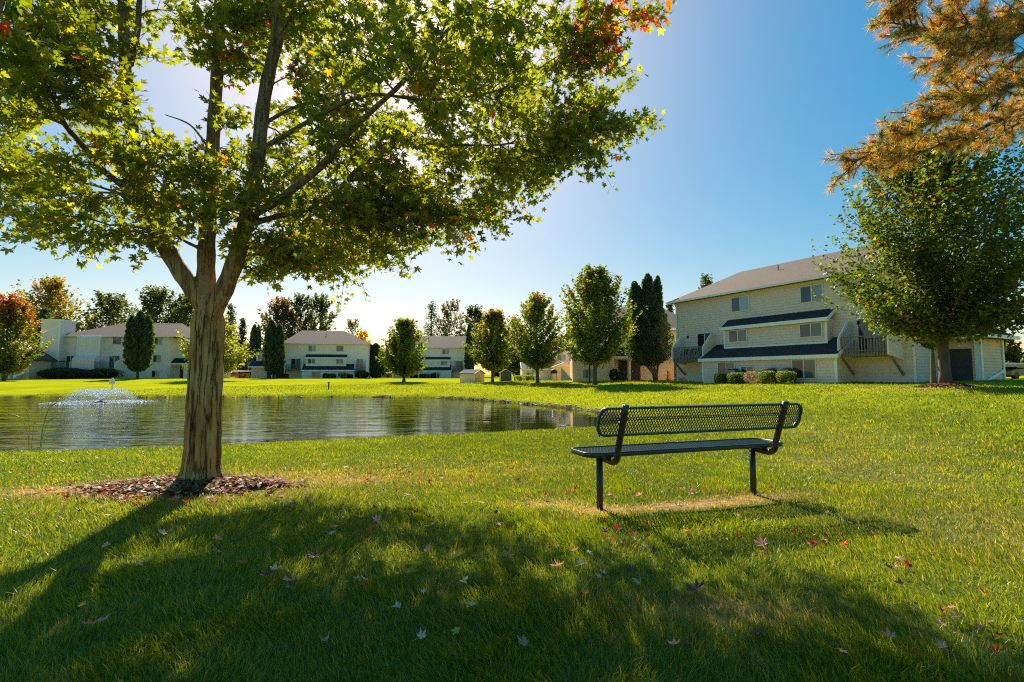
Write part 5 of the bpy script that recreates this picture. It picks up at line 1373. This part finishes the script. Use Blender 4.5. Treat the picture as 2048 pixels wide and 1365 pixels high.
# ------------------------------------------------------------------ bench
def bench():
    c0 = np.array([.73215, 4.2436]); c1 = np.array([2.26572, 4.77582]); u = (c1 - c0) / np.linalg.norm(c1 - c0)
    mid = (c0 + c1) / 2; hs_ = np.linalg.norm(c1 - c0) / 2
    root = empty("park_bench", (mid[0], mid[1], 0), math.atan2(u[1], u[0]))
    tag(root, "dark green metal mesh park bench seen from behind on the lawn", "bench")
    green, nt, nd, ln, b = nmat("green_coating"); b.inputs['Base Color'].default_value = (.010, .036, .030, 1); b.inputs['Roughness'].default_value = .32; b.inputs['Specular IOR Level'].default_value = .6
    dk = surf("worn_black_paint", (.022, .017, .014), (.05, .032, .02), 12, .42, .15, 60, spec=.5)
    # local axes: x along, +y away from camera (seat side)
    def rim(x0, x1, w_, r, to3, name, thick, dep, parent):
        """rounded-rectangle rim made of a flat band"""
        pts = []
        for cx, cy, a0 in ((x1 - r, w_ - r, 0), (x0 + r, w_ - r, 90), (x0 + r, r, 180), (x1 - r, r, 270)):
            for a in np.linspace(a0, a0 + 90, 7): pts.append((cx + r * math.cos(math.radians(a)), cy + r * math.sin(math.radians(a))))
        m = MB(); n = len(pts); V = []
        cen = ((x0 + x1) / 2, w_ / 2)
        for px_, py_ in pts:
            for ins, d in ((0, 0), (0, dep), (thick, dep), (thick, 0)):
                qx = px_ - np.sign(px_ - cen[0]) * ins * (1 if abs(px_ - cen[0]) > (x1 - x0) / 2 - r else 0)
                qy = py_ - np.sign(py_ - cen[1]) * ins * (1 if abs(py_ - cen[1]) > w_ / 2 - r else 0)
                V.append(to3(qx, qy, d))
        Fs = []
        for i in range(n):
            j = (i + 1) % n
            for k in range(4): Fs.append((i * 4 + k, j * 4 + k, j * 4 + (k + 1) % 4, i * 4 + (k + 1) % 4))
        m.add(V, Fs); return m.build(name, green, parent, True, 0)
    def lattice(x0, x1, w_, pitch, dh, to3, name, parent, sw=.0035):
        m = MB(); k = 0
        slope = dh / pitch
        nx = int((x1 - x0 + w_ / slope) / pitch) + 2
        for fam in (1, -1):
            for i in range(-int(w_ / slope / pitch) - 1, nx):
                xs = x0 + i * pitch
                # line x = xs + fam * y / slope
                p = []
                if fam == 1: a, b2 = (xs, 0), (xs + w_ / slope, w_)
                else: a, b2 = (xs + w_ / slope, 0), (xs, w_)
                # clip x
                (ax_, ay_), (bx_, by_) = a, b2
                t0, t1 = 0., 1.; dx = bx_ - ax_
                for lim_, sgn in ((x0 + .012, 1), (x1 - .012, -1)):
                    if dx * sgn > 0: t0 = max(t0, (lim_ - ax_) / dx)
                    else: t1 = min(t1, (lim_ - ax_) / dx)
                if t1 - t0 < .02: continue
                A = to3(ax_ + dx * t0, w_ * t0, .010 + (.0015 if fam > 0 else 0)); B = to3(ax_ + dx * t1, w_ * t1, .010 + (.0015 if fam > 0 else 0))
                nrm = np.array(to3(0, 0, 1)) - np.array(to3(0, 0, 0))
                m.bar(A, B, sw, .003, up=nrm)
        return m.build(name, green, parent)
    X0, X1 = -1.01, 1.06
    seat3 = lambda x, y, d: (x, -.17 + y, .475 - d)
    sroot = rim(X0, X1, .37, .09, seat3, "seat", .012, .038, root)
    lattice(X0 + .0, X1, .37, .030, .055, seat3, "seat_mesh", sroot, .0065)
    ba = math.radians(16)
    back3 = lambda x, y, d: (x, -.285 - y * math.sin(ba) + d * math.cos(ba), .615 + y * math.cos(ba) + d * math.sin(ba))
    broot = rim(X0 + .02, X1 + .02, .235, .075, back3, "backrest", .012, .034, root)
    lattice(X0 + .02, X1 + .02, .235, .026, .045, back3, "back_mesh", broot, .0062)
    rb = MB()
    for y in (.128, .142): rb.bar(back3(X0 + .12, y, .018), back3(X1 - .1, y, .018), .006, .006)
    rb.build("mid_rib", green, broot)
    for sx in (-1, 1):
        x = sx * hs_
        l = MB(); l.tube([(x, 0, -.12 + gz(*(c0 if sx < 0 else c1))), (x, 0, .42)], .0275, 18); l.build("leg", dk, root, True)
        pl = MB(); pl.box(x - .028, x + .028, -.15, .16, .424, .436); pl.build("seat_bracket", dk, root)
        pts = [(x + .045 * sx * 0 + .03, .14, .41)]
        path = [(.03, .14, .412), (.03, .0, .405), (.03, -.12, .395)]
        for a in np.linspace(0, 1, 9):
            # bend from horizontal toward the camera to rising back tube
            th = a * math.radians(100)
            path.append((.03, -.16 - .085 * math.sin(th), .395 + .085 * (1 - math.cos(th)) - .0))
        last = path[-1]
        for a in np.linspace(.1, 1, 6):
            path.append((.03, last[1] - .13 * a, last[2] + (.865 - last[2]) * a))
        tmb = MB(); tmb.tube([(x + p[0], p[1], p[2]) for p in path], .0265, 18); sup = tmb.build("back_support", dk, root, True)
        for zz in (.66, .72, .80, .84):
            y = last[1] - .13 * (zz - last[2]) / (.875 - last[2])
            bl = MB(); bl.tube([(x + .03, y + .02, zz), (x + .03, y + .05, zz)], .009, 8); bl.build("bolt", M['metal'], sup)
        bl = MB(); bl.tube([(x + .03, -.10, .43), (x + .03, -.10, .37)], .010, 8); bl.build("bolt", M['metal'], sup)
    return root
bench()

# ------------------------------------------------------------------ weeds on the near bank
def weeds(px, Y, label, stems):
    x = P(px, 750, Y)[0]; z = gz(x, Y); s = empty("tall_weed", (x, Y, z)); tag(s, label, "weed", "tall weeds at the pond's edge")
    st = MB(); hd = MB()
    for (dx, h, bx_, tipc) in stems:
        st.tube([(dx, 0, -.02), (dx + bx_ * .2, 0, h * .5), (dx + bx_ * .6, 0, h * .85), (dx + bx_, 0, h)], [.007, .006, .005, .003], 5)
        hd.tube([(dx + bx_, 0, h * .99), (dx + bx_ * 1.3 + .01, 0, h * 1.03), (dx + bx_ * 1.6 + .04 * np.sign(bx_), 0, h * 1.07)], [.012, .022, .006], 6)
    st.build("stem", M['weed'], s); hd.build("seed_head", M['weed_tip'], s)
M['weed'] = surf("weed_green", (.16, .24, .03), (.2, .28, .04), 5, .6)
M['weed_tip'] = surf("weed_rust", (.45, .22, .06), (.5, .3, .12), 5, .7)
weeds(68, 12.0, "tall weed with bent stems left of the other pond weed", [(0, 1.05, -.10, 0), (.02, .9, -.30, 0), (.05, .75, .03, 0)])
weeds(88, 12.0, "tall straight stemmed weed with orange seed head by the water", [(0, 1.3, .28, 0), (.03, .8, .16, 0), (.0, 1.15, .2, 0)])
for px, lab in ((34, "leftmost small rusty weed on the pond's near edge"), (84, "small rusty weed beside the tall weeds on the near edge")):
    weeds(px, 11.9, lab, [(0, .16, .01, 0), (.03, .1, .03, 0)])

# ------------------------------------------------------------------ fallen leaves, each its own object
def leaf_variant(seed, fold, curl, cup):
    k = len(LO); V = [(0, 0, 0)]
    r_ = np.random.default_rng(seed)
    for x, y in LO:
        z = abs(x) ** 1.5 * fold + curl * y * y + cup * (x * x + y * y) + r_.normal(0, .03)
        q = 1 + .28 * (1 - min(1, math.hypot(x, y)))
        V.append((x * q * .5 * (1 - .4 * abs(fold)), y * q * .5 * (1 - .3 * abs(curl)), z * .5))
    F = [(0, a + 1, (a + 1) % k + 1) for a in range(k)]
    # petiole as a thin strip
    b = len(V); V += [(-.012, -.05, 0), (.012, -.05, 0), (.05, -.55, .10), (.035, -.55, .10)]
    return V, F + [(b, b + 1, b + 2, b + 3)]
LCOL = {'red': (.50, .035, .018), 'orange': (.62, .16, .03), 'tan': (.46, .27, .16), 'pink': (.66, .34, .26), 'brown': (.15, .07, .04), 'pale': (.66, .48, .36), 'yellow': (.50, .42, .08)}
LM = {}
for cn, cc in LCOL.items():
    for k, (f_, cu, cp) in enumerate(((.35, .3, .1), (.7, -.25, .1), (.2, .6, .15), (-.4, -.3, .3))):
        V, F = leaf_variant(k * 7 + len(cn), f_, cu, cp)
        me = bpy.data.meshes.new("fallen_leaf"); me.from_pydata(V, [], F); me.materials.append(M['dead_leaf'])
        a = me.color_attributes.new("Col", 'FLOAT_COLOR', 'POINT')
        for i in range(len(V)):
            q = 1 + .25 * math.sin(i * 2.3 + k); 
            a.data[i].color = (*[min(1, v * q) for v in cc], 1)
        LM[cn, k] = me
def fallen(px, py, size, cn, label, k=None, group='maple leaves fallen on the lawn'):
    x, y, z = hit(px, py)
    k = rng.integers(0, 4) if k is None else k
    o = bpy.data.objects.new("fallen_leaf", LM[cn, int(k)]); COL.objects.link(o)
    o.location = (x, y, z + .052 + .015 * rng.random()); o.scale = [size * 1.25] * 3
    o.rotation_euler = (rng.normal(.10, .22), rng.normal(0, .22), rng.uniform(0, 6.28))
    return tag(o, label, "fallen leaf", group)
special = [(185, 1275, .12, 'pink', "large pale pinkish leaf in the dark shade near the lower left corner", 0), (580, 1185, .11, 'pink', "large mauve leaf standing above a sunny tuft, lower left of centre", 1),
           (485, 1145, .08, 'orange', "orange red leaf in shade left of the large mauve standing leaf", 0), (1115, 1152, .09, 'pink', "pink leaf with red edge below the bench's left leg", 2),
           (1163, 1150, .09, 'pale', "pale grey oval leaf right of the pink red edged leaf", 1), (925, 1188, .07, 'pale', "small whitish leaf in the shade below centre", 1), (942, 1236, .06, 'pale', "whitish star shaped leaf in deep shade, lower centre", 3),
           (1392, 1210, .12, 'brown', "large dark purple brown leaf on the shadow's right edge", 0), (1508, 1300, .11, 'brown', "large dark red curled leaf near the bottom, lower right", 2),
           (1275, 1187, .055, 'pink', "small dusty red leaf in shade between the pink leaf and the purple brown leaf", 3), (1170, 1212, .05, 'orange', "small orange leaf lying below the pale grey oval leaf", 1),
           (1146, 1125, .07, 'pink', "curled pinkish leaf just above the pink red edged leaf", 2), (913, 1121, .045, 'red', "small bright red leaf alone in the shade near the centre", 0),
           (1525, 1112, .09, 'pink', "pale pink curled leaf on the sunlit grass below the bench's right leg", 2), (246, 1008, .10, 'orange', "orange leaf at the front left of the wood chip ring", 0),
           (282, 1055, .07, 'red', "bright red leaf at the edge of the trunk's shadow", 3), (853, 1122, .07, 'pink', "pinkish cup shaped leaf left of the small bright red leaf", 2),
           (1015, 1132, .09, 'tan', "crumpled tan leaf between the small bright red leaf and the pink leaf", 2), (160, 1243, .05, 'yellow', "small yellow brown leaf above the large pinkish corner leaf", 1),
           (652, 1315, .06, 'tan', "small brownish pink leaf in the dark bottom left grass", 1), (915, 1295, .05, 'yellow', "small yellow green leaf in the dark grass, bottom centre", 3),
           (655, 1133, .08, 'orange', "dull orange leaf right of the orange red shaded leaf", 2), (1382, 1000, .10, 'pink', "pale pink leaf on the bare strip in front of the bench", 2), (1280, 1005, .09, 'pink', "whitish pink leaf on the bare strip near the bench's left leg", 1),
           (1357, 1028, .09, 'pale', "pale leaf just below the bare strip under the bench", 2), (1656, 1045, .06, 'pale', "pale leaf on the sunlit grass right of the bench", 1),
           (1820, 1158, .07, 'red', "dark red leaf on the sunlit grass far right", 2), (1215, 1095, .05, 'orange', "orange red leaf in the shade below the bench's left leg", 0)]
for px, py, sz, cn, lab, k in special: fallen(px, py, sz, cn, lab, k, None)
zones = [(120, 620, 975, 1020, 34, ('pink', 'red', 'orange', 'pink', 'brown'), .08, "fallen leaf scattered on or beside the wood chips round the big maple", "leaves scattered round the big maple's foot"),
         (480, 1120, 925, 985, 22, ('red', 'pink', 'brown', 'orange'), .075, "fallen leaf on the dry sunlit grass between the maple and the bench", "leaves on the dry grass between maple and bench"),
         (560, 1060, 995, 1100, 26, ('red', 'orange', 'pink', 'pale', 'brown'), .065, "fallen leaf in the dappled shade right of the trunk's shadow", "leaves in the dappled shade"),
         (1070, 1560, 985, 1010, 14, ('red', 'pink', 'brown', 'red'), .065, "fallen leaf on the bare strip under the bench", "leaves on the bare strip under the bench"),
         (1200, 1700, 1040, 1130, 22, ('red', 'red', 'pink', 'orange', 'brown'), .055, "fallen leaf on the grass between the bench and the shadow's edge", "leaves in front of the bench"),
         (1620, 2030, 1080, 1340, 20, ('pink', 'red', 'tan', 'brown'), .045, "fallen leaf on the sunlit grass at lower right", "leaves on the sunlit right grass"),
         (40, 760, 1080, 1200, 14, ('pale', 'tan', 'brown', 'pink'), .07, "fallen leaf in the shaded grass at lower left", "leaves in the shaded left grass"),
         (780, 1400, 1120, 1330, 14, ('pale', 'brown', 'tan'), .05, "fallen leaf in the shaded grass at lower centre", "leaves in the shaded middle grass"),
         (0, 330, 930, 1060, 16, ('pink', 'red', 'brown', 'tan'), .07, "fallen leaf on the sunlit grass left of the big maple", "leaves left of the big maple")]
for x0, x1, y0, y1, n_, cols, sz, lab, grp in zones:
    for i in range(int(n_ * 1.3)):
        cn = cols[int(rng.integers(0, len(cols)))]
        word = {'pink': 'pinkish', 'pale': 'whitish'}.get(cn, cn)
        fallen(rng.uniform(x0, x1), rng.uniform(y0, y1), sz * rng.uniform(.7, 1.3), cn, word + ' ' + lab, None, word + ' ' + grp)

print("objects", len(bpy.data.objects))
